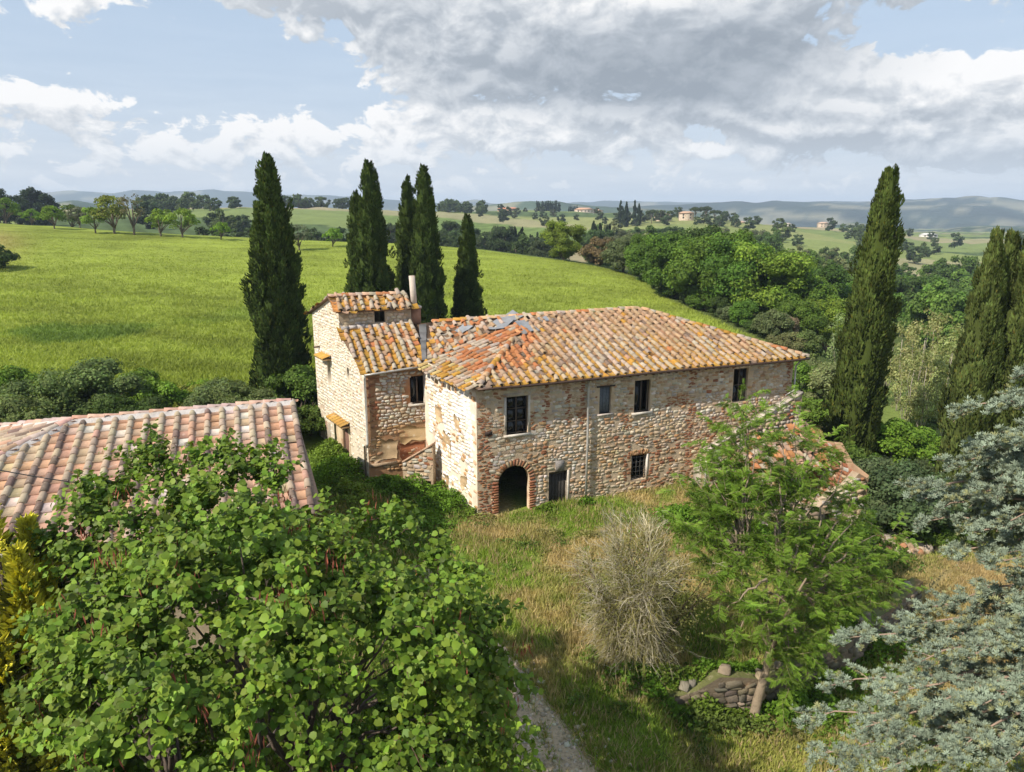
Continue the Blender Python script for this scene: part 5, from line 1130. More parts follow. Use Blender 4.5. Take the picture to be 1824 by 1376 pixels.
# ---- wood edge right of the field
EDGE = [('wood1', 1003, 152, .80, 'bright', 'bright yellow green tree standing at the far edge of the field'), ('mid3', 1068, 147, .70, 'brown', 'brownish flowering tree right of the bright tree'),
        ('wood3', 1110, 140, .72, 'olive', 'soft olive green tree in the field edge row'), ('wood2', 1150, 132, .80, 'mid', 'mid green tree between the olive tree and the big dark crowns'),
        ('wood1', 1202, 116, 1.0, 'mid', 'big rounded dark green tree at the bend of the field edge'), ('wood3', 1255, 110, 1.08, 'mid', 'broad green tree in the middle of the field edge wood'),
        ('wood2', 1312, 105, 1.05, 'mid', 'tall green tree right of the middle of the field edge wood'), ('wood1', 1362, 103, 1.12, 'bright', 'tallest feathery crown at the right of the field edge wood'),
        ('wood2', 1235, 135, 1.15, 'dark', 'dark tree rising behind the field edge wood'), ('wood3', 1402, 104, .95, 'mid', 'rounded tree at the right end of the field edge wood'),
        ('wood1', 1180, 140, .9, 'mid', 'green tree behind the bend of the field edge'), ('wood2', 1440, 104, .85, 'bright', 'light green tree below the field edge wood'),
        ('wood3', 1478, 98, .78, 'bright', 'light green spreading tree left of the leaning cypress'), ('wood3', 1420, 92, .55, 'mid', 'low dark tree at the corner of the field'),
        ('wood1', 1485, 122, .9, 'mid', 'dark green tree behind the light green spreading one'), ('wood3', 1345, 124, 1.15, 'dark', 'dark crown filling the gap in the field edge wood'), ('wood2', 1285, 124, 1.15, 'mid', 'upper crown behind the broad field edge tree'),
        ('wood1', 1395, 122, 1.1, 'mid', 'rear crown above the right end of the field edge wood'), ('wood2', 1450, 118, 1.0, 'dark', 'dark rear tree right of the field edge wood')]
for key, px, D, s, c, lb in EDGE: plant_px(key, px, D, s, jit(GREENS[c], .12), lb, 'tree', 'trees along the right edge of the field')
BR_ = [('bush1', 1395, 88, .9, (.27, .20, .13), 'pinkish brown dry bush at the corner of the field'), ('bush2', 1370, 92, .7, (.30, .235, .16), 'pale brown dry bush left of the pinkish one'), ('bush2', 1405, 80, .9, (.17, .175, .07), 'olive brown scrub below the dry bushes'),
       ('bush1', 1440, 80, 1.0, (.13, .175, .05), 'dull green bush right of the house roof corner'), ('bush2', 1460, 72, 1.1, (.17, .20, .075), 'grey green bush beside the roof corner'), ('bush1', 1430, 66, .9, (.13, .22, .03), 'bright bush just right of the roof corner'),
       ('bush1', 1480, 64, 1.2, (.22, .25, .10), 'pale green shrub between the house and the leaning cypress'), ('bush2', 1450, 58, .9, (.14, .22, .03), 'green bush at the foot of the right house end'), ('bush2', 1345, 97, .6, (.11, .12, .05), 'small scrub on the field edge')]
for key, px, D, s, c, lb in BR_: plant_px(key, px, D, s, c, lb, 'bush', 'scrub right of the farmhouse')
for k, (px, D) in enumerate([(1165, 121), (1190, 114), (1218, 109), (1243, 104), (1268, 100), (1292, 96.5), (1318, 92.5), (1343, 88.5), (1368, 85)]):
    plant_px(('bush1', 'bush2')[k % 2], px + 12, D + 1.5, rng.uniform(.7, 1.1), jit(GREENS[('mid', 'dark', 'olive')[k % 3]]), 'low bush in the fringe between the field and the edge wood', 'bush', 'bushes fringing the field')
# thin grey saplings right of the leaning cypress
proto_tree('sap', 'pale_sapling', 8, 1.9, .6, 2200, .22, 40, 120, squash=1.0, core=False, blob_r=(.25, .42), base_low=.0, tcol=(.34, .30, .23), trunk_r=.10)
for k, (px, D, s) in enumerate([(1612, 70, .85), (1640, 66, .95), (1668, 72, 1.0), (1690, 64, .85), (1655, 60, .75), (1715, 70, .9), (1625, 60, .7), (1700, 58, .7), (1590, 76, .8), (1730, 66, .8), (1500, 74, .8), (1530, 70, .8)]):
    plant_px('sap', px, D, s, jit((.27, .30, .115), .12), 'pale grey green sapling in the thicket right of the leaning cypress', 'sapling', 'pale saplings in the thicket', sz=1.4)
for k, (px, D, s, c, key, lb) in enumerate([(1605, 50, 1.05, GREENS['bright'], 'bush1', 'bright green laurel bush at the foot of the leaning cypress'), (1655, 50, .95, GREENS['bright'], 'bush1', 'bright green bush right of the laurel at the leaning cypress'),
      (1590, 39, 1.0, GREENS['olive'], 'olive1', 'grey olive shrub right of the ruined outbuilding'), (1640, 37, 1.15, (.085, .11, .045), 'olive2', 'large olive shrub left of the blue cedar'), (1672, 40, .95, (.08, .11, .04), 'olive1', 'rear olive shrub behind the large one'), (1700, 36.5, .7, GREENS['mid'], 'bush2', 'low dark bush under the blue cedar'),
      (1530, 48, .7, GREENS['mid'], 'bush2', 'dark green bush under the leaning cypress'), (1665, 62, .8, (.14, .19, .06), 'bush2', 'pale bush beside the small bright meadow'), (1760, 48, 1.1, GREENS['dark'], 'bush1', 'dark bush under the right edge cypresses')]):
    plant_px(key, px, D, s, jit(c, .08), lb, 'bush', 'shrubs on the right slope')
# hedge behind the neighbouring house
HG = [(-30, 47, 1.35, 'olive', 'olive1', 'olive shrub at the left edge behind the pink roof'), (45, 45, 1.2, 'olive', 'olive2', 'dense olive shrub above the hip of the pink roof'), (110, 49, 1.35, 'olive', 'olive1', 'grey olive shrub behind the left part of the pink roof ridge'), (170, 50, 1.45, 'olive', 'olive2', 'tallest olive shrub behind the pink roof'),
      (225, 47, 1.05, 'dark', 'olive1', 'darkest shrub behind the pink roof ridge'), (275, 51, 1.1, 'bright', 'bush1', 'bright bramble bush in the hedge'), (330, 53, 1.15, 'yellow', 'bush2', 'yellowish bramble in the middle of the hedge'), (385, 50, 1.1, 'olive', 'olive2', 'olive shrub left of the broad cypress'),
      (430, 49, 1.1, 'olive', 'olive1', 'olive shrub in front of the broad cypress'), (480, 47, .95, 'grey', 'olive2', 'grey olive shrub at the right end of the hedge'), (532, 53, 1.25, 'mid', 'bush1', 'dark leafy bush beside the gable wall'), (548, 50, .9, 'mid', 'bush2', 'low bush at the foot of the gable wall'), (20, 53, 1.2, 'bright', 'bush1', 'bright bush behind the olive shrubs at left'), (250, 55, 1.0, 'bright', 'bush1', 'bramble bush at the field side of the hedge'), (360, 56, .9, 'bright', 'bush2', 'low bramble bush at the field side of the hedge')]
for px, D, s, c, key, lb in HG: plant_px(key, px, D, s, jit({'olive': (.135, .18, .055), 'grey': (.17, .20, .09)}.get(c, GREENS[c]), .08), lb, 'shrub', 'hedge behind the pink roofed house')
# remove prototypes never used
for k, p in PROTO.items():
    if k not in USED:
        for ch in list(p.children): bpy.data.objects.remove(ch)
        bpy.data.objects.remove(p)

# ---- the big leafy tree in the foreground
def judas_tree():
    global rng; keep = rng; rng = np.random.default_rng(301)
    root = thing('round_leaved_tree', 'big leafy tree with round green leaves and reddish pods in the left foreground', 'tree', (-6.3, 14.6, -.9)); root.location.z = float(H(-6.3, 14.6))
    base = np.array(root.location); tb = MB(); c0 = np.array((-6.1, 14.9, 4.3))
    TVl = np.array([(0, 0, 0), (0, .5, .03), (0, 1.0, -.06), (-.40, .14, .07), (-.46, .56, .10), (-.30, .85, .04), (.40, .14, .07), (.46, .56, .10), (.30, .85, .04)]); TVl[:, 1] -= .05
    TFl = [np.array([(0, 1, 4, 3), (1, 0, 6, 7)]), np.array([(1, 2, 4), (2, 1, 7)])]
    # limbs
    forks = []
    for k in range(7):
        a = k / 7 * 6.28 + rng.uniform(-.3, .3); q = base + np.array((math.cos(a) * rng.uniform(1.2, 2.2), math.sin(a) * rng.uniform(1.0, 1.8), rng.uniform(2.6, 3.8))); limb(tb, base + (math.cos(a) * .25, math.sin(a) * .25, -.3), q, .19, .12, 0, 6, 7, (.085, .07, .06)); forks.append(q)
    dirs = rdir(2600); dirs = dirs[(dirs[:, 2] > -.75) & (dirs[:, 1] < .75)][:620]
    rad = np.array((6.7, 5.6, 5.0)); lump = .82 + .30 * vnoise(np.arctan2(dirs[:, 1], dirs[:, 0]) * 2.4, dirs[:, 2] * 2.6, .9, 3)
    B = c0 + dirs * rad * (lump * rng.uniform(.45, 1.0, len(dirs)) ** .5)[:, None]
    px, py = project(B); shape_top = np.interp(px, [-300, 0, 100, 180, 270, 340, 380, 520, 600, 650, 760, 830, 900, 940, 970, 1100], [1040, 1000, 955, 865, 815, 850, 830, 870, 985, 985, 1025, 1085, 1130, 1190, 1340, 1500])
    lim_r = np.interp(py, [880, 950, 1000, 1060, 1150, 1250, 1400], [580, 650, 700, 770, 815, 815, 790]); lim_l = np.interp(py, [900, 1000, 1060, 1150, 1400], [185, 155, 110, 135, 105])
    B = B[(py > shape_top + 45) & (px < lim_r) & (px > lim_l)]
    # extra shoots along the visible top edge
    ex = [(200, 870, 19), (270, 815, 19.5), (300, 830, 18.5), (350, 830, 19), (385, 822, 19), (430, 840, 18.6), (465, 850, 18.6), (490, 870, 18.2), (540, 960, 17.5), (600, 950, 17.3), (645, 930, 17.5), (700, 965, 16.8), (750, 1000, 16.4), (780, 1030, 16.0), (810, 1060, 15.8), (840, 1110, 15.2), (855, 1170, 14.8), (865, 1240, 14.2), (850, 1300, 13.8), (150, 930, 18), (110, 985, 17), (165, 905, 18.2), (215, 885, 18.4), (245, 850, 19), (310, 865, 18.6), (415, 865, 18.4), (360, 880, 18.2), (190, 940, 17.6), (130, 965, 17.4), (180, 900, 18), (850, 1350, 13.4)]
    B = np.vstack([B, [at(*q) for q in ex]])
    leaves_p, leaves_m, leaves_c, pods = [], [], [], MB()
    gap = vnoise(B[:, 0] * 1.0 + 50, B[:, 2] * 1.0 + B[:, 1] * .7, 1.25, 12); ne = len(ex); B = np.vstack([B[:-ne][gap[:-ne] < .80], B[-ne:]])
    for b in B:
        f = min(forks, key=lambda q: np.linalg.norm(q - b))
        if rng.random() < .30: limb(tb, f, b, .06, .014, .06, 7, 5, (.13, .10, .08), .16)
        for s in range(5):
            dr = unit(unit(b - c0) * .8 + rdir(1)[0] * .75 + (0, 0, .12)); L = rng.uniform(.9, 1.7); k = int(L * 37); t = rng.uniform(.02, 1, k)
            tw = b + dr * L * t[:, None] + np.array((0, 0, -.38)) * (t ** 2)[:, None] * L; tw = tw + rng.normal(0, .09, tw.shape)
            if s < 3: tb.add(*tube_vf([b, b + dr * L * .5 - (0, 0, .09 * L), b + dr * L - (0, 0, .38 * L)], [.014, .009, .004], 4, False), (.14, .09, .065))
            nn = unit(rdir(k) * .75 + np.array((0, 0, .58)) + dr * .45 + np.array((0, -.25, 0))); y = unit(dr * .4 + rdir(k) * .7 + np.array((0, 0, -.55)))
            x = unit(np.cross(y, nn)); y = np.cross(nn, x); sz = .152 * rng.uniform(.5, 1.28, k)
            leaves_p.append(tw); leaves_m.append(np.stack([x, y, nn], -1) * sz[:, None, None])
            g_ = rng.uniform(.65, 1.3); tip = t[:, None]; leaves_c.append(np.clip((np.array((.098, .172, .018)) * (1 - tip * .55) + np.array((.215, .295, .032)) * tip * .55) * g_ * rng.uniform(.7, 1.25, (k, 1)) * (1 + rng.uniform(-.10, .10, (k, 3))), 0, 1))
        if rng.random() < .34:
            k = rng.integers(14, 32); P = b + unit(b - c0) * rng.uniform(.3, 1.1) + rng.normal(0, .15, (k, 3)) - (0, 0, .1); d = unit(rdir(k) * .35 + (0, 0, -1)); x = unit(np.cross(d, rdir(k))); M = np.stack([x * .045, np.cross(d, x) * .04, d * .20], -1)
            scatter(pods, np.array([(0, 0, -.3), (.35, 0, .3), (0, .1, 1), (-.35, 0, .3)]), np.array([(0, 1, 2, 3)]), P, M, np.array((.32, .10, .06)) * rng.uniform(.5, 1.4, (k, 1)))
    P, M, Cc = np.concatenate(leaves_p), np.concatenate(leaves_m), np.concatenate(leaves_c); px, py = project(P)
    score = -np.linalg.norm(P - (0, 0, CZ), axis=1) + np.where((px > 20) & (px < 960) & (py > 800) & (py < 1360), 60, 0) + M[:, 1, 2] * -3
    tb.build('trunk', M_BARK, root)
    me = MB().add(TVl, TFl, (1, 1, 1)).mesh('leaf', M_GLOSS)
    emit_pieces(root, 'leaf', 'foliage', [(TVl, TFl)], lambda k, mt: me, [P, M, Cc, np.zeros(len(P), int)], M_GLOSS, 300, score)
    pods.build('seed_pods', M_BARK, root, kind='stuff'); rng = keep
judas_tree()

# ---- feathery compound-leaved tree, right foreground
def feather_tree():
    global rng; keep = rng; rng = np.random.default_rng(302)
    bx, by = 8.75, 23.1; root = thing('feathery_tree', 'slender tree with airy feathery leaves in front of the right half of the house', 'tree', (bx, by, float(H(bx, by)))); base = np.array(root.location); tb = MB()
    TVf, TFf = [(0, .02 + .16 * k, -.18 * (.02 + .16 * k) ** 2) for k in range(7)], []      # rachis points, then leaflets hung on them
    for k in range(6):
        y = .12 + k * .15; z = -.18 * y * y; L = .26 - .02 * abs(k - 2.5)
        for s in (-1, 1):
            i = len(TVf); TVf += [(s * L * .55, y - .01, z), (s * L, y + .09, z - .05), (s * L * .5, y + .085, z + .015)]
            TFf.append((k, i + 1, i + 2) if s > 0 else (i + 2, i + 1, k))
    TRI = np.array([(k, k + 1, 7 + 6 * k + 2) for k in range(6)])
    TVf, TFf = np.array(TVf), [np.array(TFf), TRI]
    p1 = base + (.55, .3, 2.6); limb(tb, base - (0, 0, .4), p1 + (.1, .05, .5), .21, .11, 0, 7, 8, (.27, .21, .145), .05)
    # branch ends given in the photograph's view, at their own distances
    ends = [(1330, 715, 27), (1325, 760, 26), (1300, 800, 26), (1390, 770, 27), (1420, 740, 28.5), (1440, 800, 28), (1370, 820, 26), (1270, 840, 25), (1250, 900, 24.5), (1310, 880, 25), (1380, 900, 26), (1440, 880, 27.5), (1490, 870, 28), (1230, 960, 24), (1290, 960, 24), (1350, 960, 24.5), (1420, 960, 25.5), (1490, 950, 27), (1540, 960, 28),
            (1260, 1030, 23.2), (1320, 1030, 23.4), (1390, 1020, 23.8), (1450, 1030, 24.5), (1520, 1020, 26), (1570, 1030, 27), (1290, 1090, 22.6), (1350, 1090, 22.6), (1410, 1080, 23), (1470, 1090, 24), (1530, 1080, 25), (1310, 1140, 22.4), (1370, 1140, 22.2), (1430, 1140, 22.8), (1485, 1130, 23.8), (1405, 1190, 22.4), (1450, 1190, 23), (1400, 1230, 22.6), (1220, 880, 25.5), (1210, 930, 25), (1285, 770, 27.5), (1360, 860, 25.5), (1245, 820, 26), (1262, 790, 27), (1345, 735, 27.5), (1460, 775, 28.5), (1500, 820, 28.5), (1525, 870, 28.5), (1400, 800, 27), (1300, 745, 27.5), (1235, 850, 25.5), (1345, 790, 26), (1470, 840, 27.5), (1420, 830, 27), (1555, 990, 27.5), (1280, 905, 24.8), (1335, 920, 25), (1400, 935, 25.5), (1545, 910, 28), (1580, 1000, 27.5), (1595, 1050, 27), (1560, 1075, 26), (1510, 1065, 25), (1500, 910, 28), (1455, 990, 25.5), (1575, 950, 28)]
    forks = [p1 + (rng.uniform(-1.2, 1.6), rng.uniform(-.5, 1.8), rng.uniform(.5, 3.5)) for _ in range(8)]
    for f in forks: limb(tb, p1, f, .10, .025, .03, 6, 6, (.27, .205, .14), .10)
    P, M, Cc = [], [], []
    for q in ends:
        b = at(*q); f = min(forks, key=lambda w: np.linalg.norm(w - b)); pts = limb(tb, f, b, .055, .012, .05, 8, 5, (.26, .20, .14), .14)
        for s in range(11):
            st = pts[rng.integers(3, 8)] + rng.normal(0, .18, 3); dr = unit(rdir(1)[0] * (1, 1, .75) + unit(b - p1) * .35 + (0, 0, .05)); L = rng.uniform(.5, 1.25)
            tb.add(*tube_vf([st, st + dr * L], [.011, .004], 4, False), (.22, .19, .10)); k = int(10 + L * 18); t = rng.uniform(.1, 1, k)
            pp = st + dr * L * t[:, None]; side = rng.choice([-1, 1], k)[:, None] * unit(np.cross(dr, (0, 0, 1))); y = unit(dr * .55 + side * .8 + rdir(k) * .4 + (0, 0, -.15)); nn = unit(np.array((0, -.1, .8)) + rdir(k) * .8); x = unit(np.cross(y, nn)); nn = np.cross(x, y)
            sz = rng.uniform(.19, .34, k); P.append(pp); M.append(np.stack([x, y, nn], -1) * sz[:, None, None]); Cc.append(np.clip(np.array((.16, .255, .032)) * rng.uniform(.6, 1.35) * rng.uniform(.8, 1.2, (k, 1)) * (1 + rng.uniform(-.07, .07, (k, 3))), 0, 1))
    P, M, Cc = map(np.concatenate, (P, M, Cc)); tb.build('trunk', M_BARK, root); me = MB().add(TVf, TFf, (1, 1, 1)).mesh('frond', M_LEAF)
    emit_pieces(root, 'frond', 'foliage', [(TVf, TFf)], lambda k, mt: me, [P, M, Cc, np.zeros(len(P), int)], M_LEAF, 300, size_score(P) + M[:, 2, 2] * 2); rng = keep
feather_tree()

# ---- grey feathery dry shrub in the middle
def dry_shrub():
    global rng; keep = rng; rng = np.random.default_rng(303)
    bx, by = 4.75, 24.4; root = thing('dry_shrub', 'tall grey shrub of dry feathery twigs in the middle of the yard', 'shrub', (bx, by, float(H(bx, by)))); base = np.array(root.location); mb, st, gm = MB(), MB(), MB()
    stems = []
    for k in range(30):
        a = rng.uniform(0, 6.28); q = rng.uniform(0, 1) ** .6; top = base + np.array((math.cos(a) * q * 2.9, math.sin(a) * q * 2.2, rng.uniform(3.8, 5.9) * (1.05 - .22 * q))); stems.append(limb(st, base + (math.cos(a) * .3, math.sin(a) * .3, -.3), top, .06, .015, .05, 9, 5, (.17, .13, .085), .16))
    N = 10000; cc = base + (0, 0, 2.6)
    tone = rng.uniform(.55, 1.3, 30)
    for k in range(N):
        sk = rng.integers(0, 30); s = stems[sk]; i = rng.uniform(.8, 7.99); p = s[int(i)] + (s[min(int(i) + 1, 8)] - s[int(i)]) * (i % 1) + rng.normal(0, .10, 3); hz = (p[2] - base[2]) / 5.5
        if vnoise(p[0] * 1.0, p[2] * .6 + p[1], .55, 23) < .47: continue
        d = unit(unit((p - cc) * (1, 1, .4)) * .85 + rdir(1)[0] * .8 + np.array((0, 0, .15 + .55 * hz))); L = rng.uniform(.35, 1.35); t = np.linspace(0, 1, 5)[:, None]
        pts = p + d * L * t + np.array((0, 0, -(.15 + .5 * (1 - hz)) * L)) * t ** 2 + np.cumsum(rng.normal(0, .055 * L, (5, 3)), 0); w = np.array([.010, .010, .008, .006, .002]) * rng.uniform(.6, 1.3); side = unit(np.cross(d, rdir(1)[0]))
        V = np.vstack([pts + side * w[:, None], pts - side * w[:, None]]); F = np.array([(q, q + 1, 6 + q, 5 + q) for q in range(4)])
        tc_ = tone[sk] * np.array((.64, .57, .44)) * rng.uniform(.6, 1.25) if rng.random() < .60 else np.array((.33, .29, .11)) * rng.uniform(.6, 1.3); mb.add(V, F, tc_)
        for q in (1, 2, 3):                                          # forked side twigs
            d2 = unit(d + rdir(1)[0] * .95); L2 = L * rng.uniform(.2, .5); p2 = pts[q] + d2 * L2 * t[:4] * 1.33 + np.cumsum(rng.normal(0, .05 * L2, (4, 3)), 0); w2 = np.array([.007, .006, .005, .001])[:, None]
            mb.add(np.vstack([p2 + side * w2, p2 - side * w2]), np.array([(z, z + 1, 5 + z, 4 + z) for z in range(3)]), tc_ * rng.uniform(.8, 1.15))
    n_ = 16000; si = rng.integers(0, 30, n_); ii = rng.integers(1, 8, n_); P = np.array([stems[a][b] for a, b in zip(si, ii)]) + rng.normal(0, .30, (n_, 3)) * (1, 1, 1.5)
    leaf_cloud(gm, P, rdir(n_) + (0, 0, .4), .10, np.array((.25, .25, .085)) * rng.uniform(.4, 1.3, (n_, 1)))
    st.build('stem', M_BARK, root); mb.build('twigs', M_GRASS, root, kind='stuff'); gm.build('foliage', M_LEAF, root, kind='stuff'); rng = keep
dry_shrub()

# ---- blue cedar cut by the right edge
def blue_cedar():
    global rng; keep = rng; rng = np.random.default_rng(304)
    bx, by = 14.6, 15.2; zb = float(H(bx, by)); root = thing('blue_cedar', 'blue grey cedar with drooping needle branches at the right edge', 'cedar', (bx, by, zb))
    tb = MB(); limb(tb, (bx, by, zb - .3), (bx + .2, by + .1, 15), .36, .08, 0, 8, 9, (.23, .17, .125), .03); tb.build('trunk', M_BARK, root)
    TVn, TFn = [], []
    for k in range(9):
        a = k * 2.4; el = .25 + .75 * ((k * .37) % 1); d = np.array((math.cos(a) * math.cos(el), math.sin(a) * math.cos(el), math.sin(el))); s = unit(np.cross(d, (0.3, .2, 1))) * .13; i = len(TVn); TVn += [tuple(-s * .5), tuple(d * .55 + s), tuple(d), tuple(d * .55 - s)]; TFn.append((i, i + 1, i + 2, i + 3))
    TVn, TFn = np.array(TVn), np.array(TFn)
    tips = [(1425, 1285, 16.5), (1450, 1350, 15.8), (1505, 1140, 17.5), (1560, 1240, 15.5), (1470, 1220, 17), (1600, 1330, 14.5), (1530, 1300, 15.2), (1630, 1180, 15.4), (1650, 1260, 14.4), (1700, 1340, 13.6), (1640, 1080, 17.2), (1720, 1170, 14.8), (1600, 1110, 17), (1760, 1260, 13.8), (1720, 1060, 16.2), (1800, 1150, 14),
            (1615, 870, 17.6), (1650, 930, 17.2), (1690, 900, 16.8), (1700, 830, 16.6), (1640, 890, 18), (1730, 950, 16), (1745, 880, 15.6), (1690, 985, 16.8), (1770, 1000, 15), (1800, 920, 15), (1712, 735, 16.6), (1760, 780, 16), (1735, 800, 17), (1790, 840, 15.6), (1800, 720, 16.4), (1822, 668, 16.6), (1815, 790, 15.2), (1840, 870, 14.4), (1850, 1010, 14), (1850, 1220, 13.4), (1470, 1376, 15), (1780, 1376, 13), (1560, 1376, 14.4), (1660, 1390, 13.6), (1850, 760, 15.5), (1820, 1080, 14.3)]
    for q in tips:
        tip = at(*q); d = tip - np.array((bx, by, 0)); L = np.hypot(d[0], d[1]); z0 = tip[2] + L * rng.uniform(.02, .16); br, fo = MB(), MB(); st_ = np.array((bx, by, z0))
        t = np.linspace(0, 1, 9)[:, None]; pts = st_ + (tip - st_) * t + np.array((0, 0, .10 * L)) * np.sin(t * np.pi) + np.concatenate([np.zeros((1, 3)), rng.normal(0, .05, (8, 3))]); br.add(*tube_vf(pts, np.linspace(.07, .012, 9), 5), (.33, .235, .175))
        axis = unit(tip - st_); side = unit(np.cross(axis, (0, 0, 1))); C = []
        for s in range(34):
            i = rng.uniform(2.6, 8); p = pts[int(i)] + (pts[min(int(i) + 1, 8)] - pts[int(i)]) * (i % 1); ln_ = rng.uniform(.35, 1.35) * (1.25 - i / 9); dd = unit(axis * rng.uniform(.45, 1.0) + side * rng.choice([-1, 1]) * rng.uniform(.5, 1.1) + np.array((0, 0, rng.uniform(-.35, .12))))
            tw = p + dd * ln_ * np.linspace(0, 1, 4)[:, None] - np.array((0, 0, .16)) * ln_ * (np.linspace(0, 1, 4) ** 2)[:, None]; br.add(*tube_vf(tw, [.018, .012, .008, .004], 4, False), (.33, .25, .185)); k = int(6 + ln_ * 25)
            tt = rng.uniform(.12, 1.05, k); C.append(p + dd * ln_ * tt[:, None] - np.array((0, 0, .16)) * ln_ * (tt ** 2)[:, None] + rng.normal(0, .05, (k, 3)) + (0, 0, .02))
        C.append(pts[8] + rng.normal(0, .1, (8, 3))); C = np.concatenate(C); k = len(C)
        nn = unit(np.array((0, 0, 1.0)) + axis * .25 + rdir(k) * .55); sz = rng.uniform(.07, .13, k); M = frames(nn, rng.uniform(0, 6.28, k)) * sz[:, None, None]
        col = np.where(rng.random((k, 1)) < .16, np.array((.25, .255, .12)), np.array((.225, .27, .195))) * rng.uniform(.72, 1.25, (k, 1)) * rng.uniform(.88, 1.12)
        scatter(fo, TVn, TFn, C, M, col)
        b_ = br.build('branch', M_BARK, root); fo.build('foliage', M_NEEDLE, b_, kind='stuff')
    for k, b_ in enumerate(list(root.children)[1::3]):               # the sides turned away carry branches too
        for a in (2.3, 3.9):
            c = b_.copy(); COL.objects.link(c); c.parent = root; c.rotation_euler.z = a + k * .11
            for f_ in b_.children: d = f_.copy(); COL.objects.link(d); d.parent = c
    rng = keep
blue_cedar()

# ---- golden conifer at the left edge
def golden_conifer():
    global rng; keep = rng; rng = np.random.default_rng(305)
    bx, by = -12.5, 16.3; zb = float(H(bx, by)); root = thing('golden_conifer', 'yellow tipped conifer at the left edge below the pink roof', 'conifer', (bx, by, zb)); tb, fo = MB(), MB()
    limb(tb, (bx, by, zb - .3), (bx, by, 7.6), .16, .04, 0, 6, 7, (.13, .10, .07), .03); tb.build('trunk', M_BARK, root)
    spires = [(-.1, 0, 9.2), (-.8, .3, 8.3), (.6, -.2, 8.0), (-.2, -.7, 7.4), (-1.3, -.5, 7.2), (.4, .6, 8.4), (.9, .3, 7.0), (-.7, -.9, 6.4), (.4, -1.0, 6.0)]; N = 1300
    for (dx, dy, zt) in spires:
        t = rng.uniform(0, 1, N) ** 1.15; r = np.interp(t, [0, .2, .7, 1], [.35, .8, .95, .9]) * rng.uniform(.55, 1.08, N); a = rng.uniform(0, 6.28, N); zz = zt - t * (zt - zb) * .98; rr = r * np.clip(t * 3.0 + .12, 0, 1) * (.75 + .5 * vnoise(a * 2, zz, .8, 4))
        C = np.stack([bx + dx + np.cos(a) * rr, by + dy + np.sin(a) * rr, zz], 1); out = np.stack([np.cos(a), np.sin(a), 0 * a], 1); upv = unit(out * .9 + (0, 0, 1) + rdir(N) * .4); x = unit(np.cross(upv, rdir(N))); M = np.stack([x, np.cross(upv, x), upv], -1) * (rng.uniform(.16, .34, N))[:, None, None]
        gold = (vnoise(C[:, 0] * 2 + C[:, 1], C[:, 2], .55, 7) + .45 * (zz > 5) + .2 * (rr > .6)) > .68; cc = np.where(gold[:, None], np.array((.70, .64, .07)), np.array((.16, .17, .03))) * rng.uniform(.65, 1.3, (N, 1))
        scatter(fo, np.array([(0, 0, -.2), (.24, 0, .35), (0, .06, 1), (-.24, 0, .35), (0, .22, .4), (0, -.2, .4)]), np.array([(0, 1, 2, 3), (0, 4, 2, 5)]), C, M, cc)
    fo.build('foliage', M_NEEDLE, root, kind='stuff'); rng = keep
golden_conifer()

# ---- grass and weeds
def blades(name, X, Y, hgt, wid, cols, nb, lean=.35, spread=.12, dz=0, cv=(.7, 1.35)):
    N = len(X); mb = MB(); Z = H(X, Y) + dz
    px = np.repeat(X, nb) + rng.normal(0, spread, N * nb); py = np.repeat(Y, nb) + rng.normal(0, spread, N * nb); pz = np.repeat(Z, nb) - .03; h = np.repeat(hgt, nb) * rng.uniform(.5, 1.2, N * nb); a = rng.uniform(0, 6.28, N * nb); ln_ = rng.normal(0, lean, (N * nb, 2)); w = wid * rng.uniform(.7, 1.4, N * nb)
    b1 = np.stack([px + np.cos(a) * w, py + np.sin(a) * w, pz], 1); b2 = np.stack([px - np.cos(a) * w, py - np.sin(a) * w, pz], 1); tp = np.stack([px + ln_[:, 0] * h, py + ln_[:, 1] * h, pz + h], 1)
    V = np.stack([b1, b2, tp], 1).reshape(-1, 3); F = np.arange(len(V)).reshape(-1, 3); c = np.repeat(cols, nb, 0) * rng.uniform(*cv, (N * nb, 1)); mb.add(V, F, np.repeat(np.clip(c, 0, 1), 3, 0))
    tag(mb.build(name, M_GRASS), kind='stuff')
def inside_buildings(X, Y):
    p = np.stack([X - C0[0], Y - C0[1]], -1); u, v = p @ e, p @ n; a = (u > -.2) & (v > 0) & (u < 21.2)
    q = np.stack([X - Wc[0], Y - Wc[1]], -1); b = (q @ e > 0) & (q @ g > .2) & (q @ e < 9)
    s = np.stack([X + 7.4, Y - 26.3], -1); c = (s @ e2 < 0) & (s @ n2 > -.2) & (s @ n2 < 15)
    return a | b & (Y > 42) | c
N = 90000; X = rng.uniform(-11, 27, N); Y = 17 + 41 * rng.random(N) ** 1.25; px_ = 912 + FPX * X / (Y * math.cos(TILT) + 4)
k = (px_ > 420) & (px_ < 1860) & ~inside_buildings(X, Y) & ((path_dist(X, Y) > .9) & ~((np.abs(retain_dist(X, Y) - .25) < .35) & (X > 3.5) & (X < 20) & (Y < 33)) | (Y > 26)) & ~((Y > 48) & (X < 12) & (X > -8)); X, Y = X[k], Y[k]
cl = ground_colour(X, Y) * 1.35; hg = .12 + .42 * fbm(X, Y, 2.2, 3, 12) ** 1.3; hd = rng.random(len(X)) < .16; cl[hd] = np.array((.44, .34, .18)); hg[hd] *= 1.35
blades('tall_grass', X, Y, hg, .028, cl, 6)
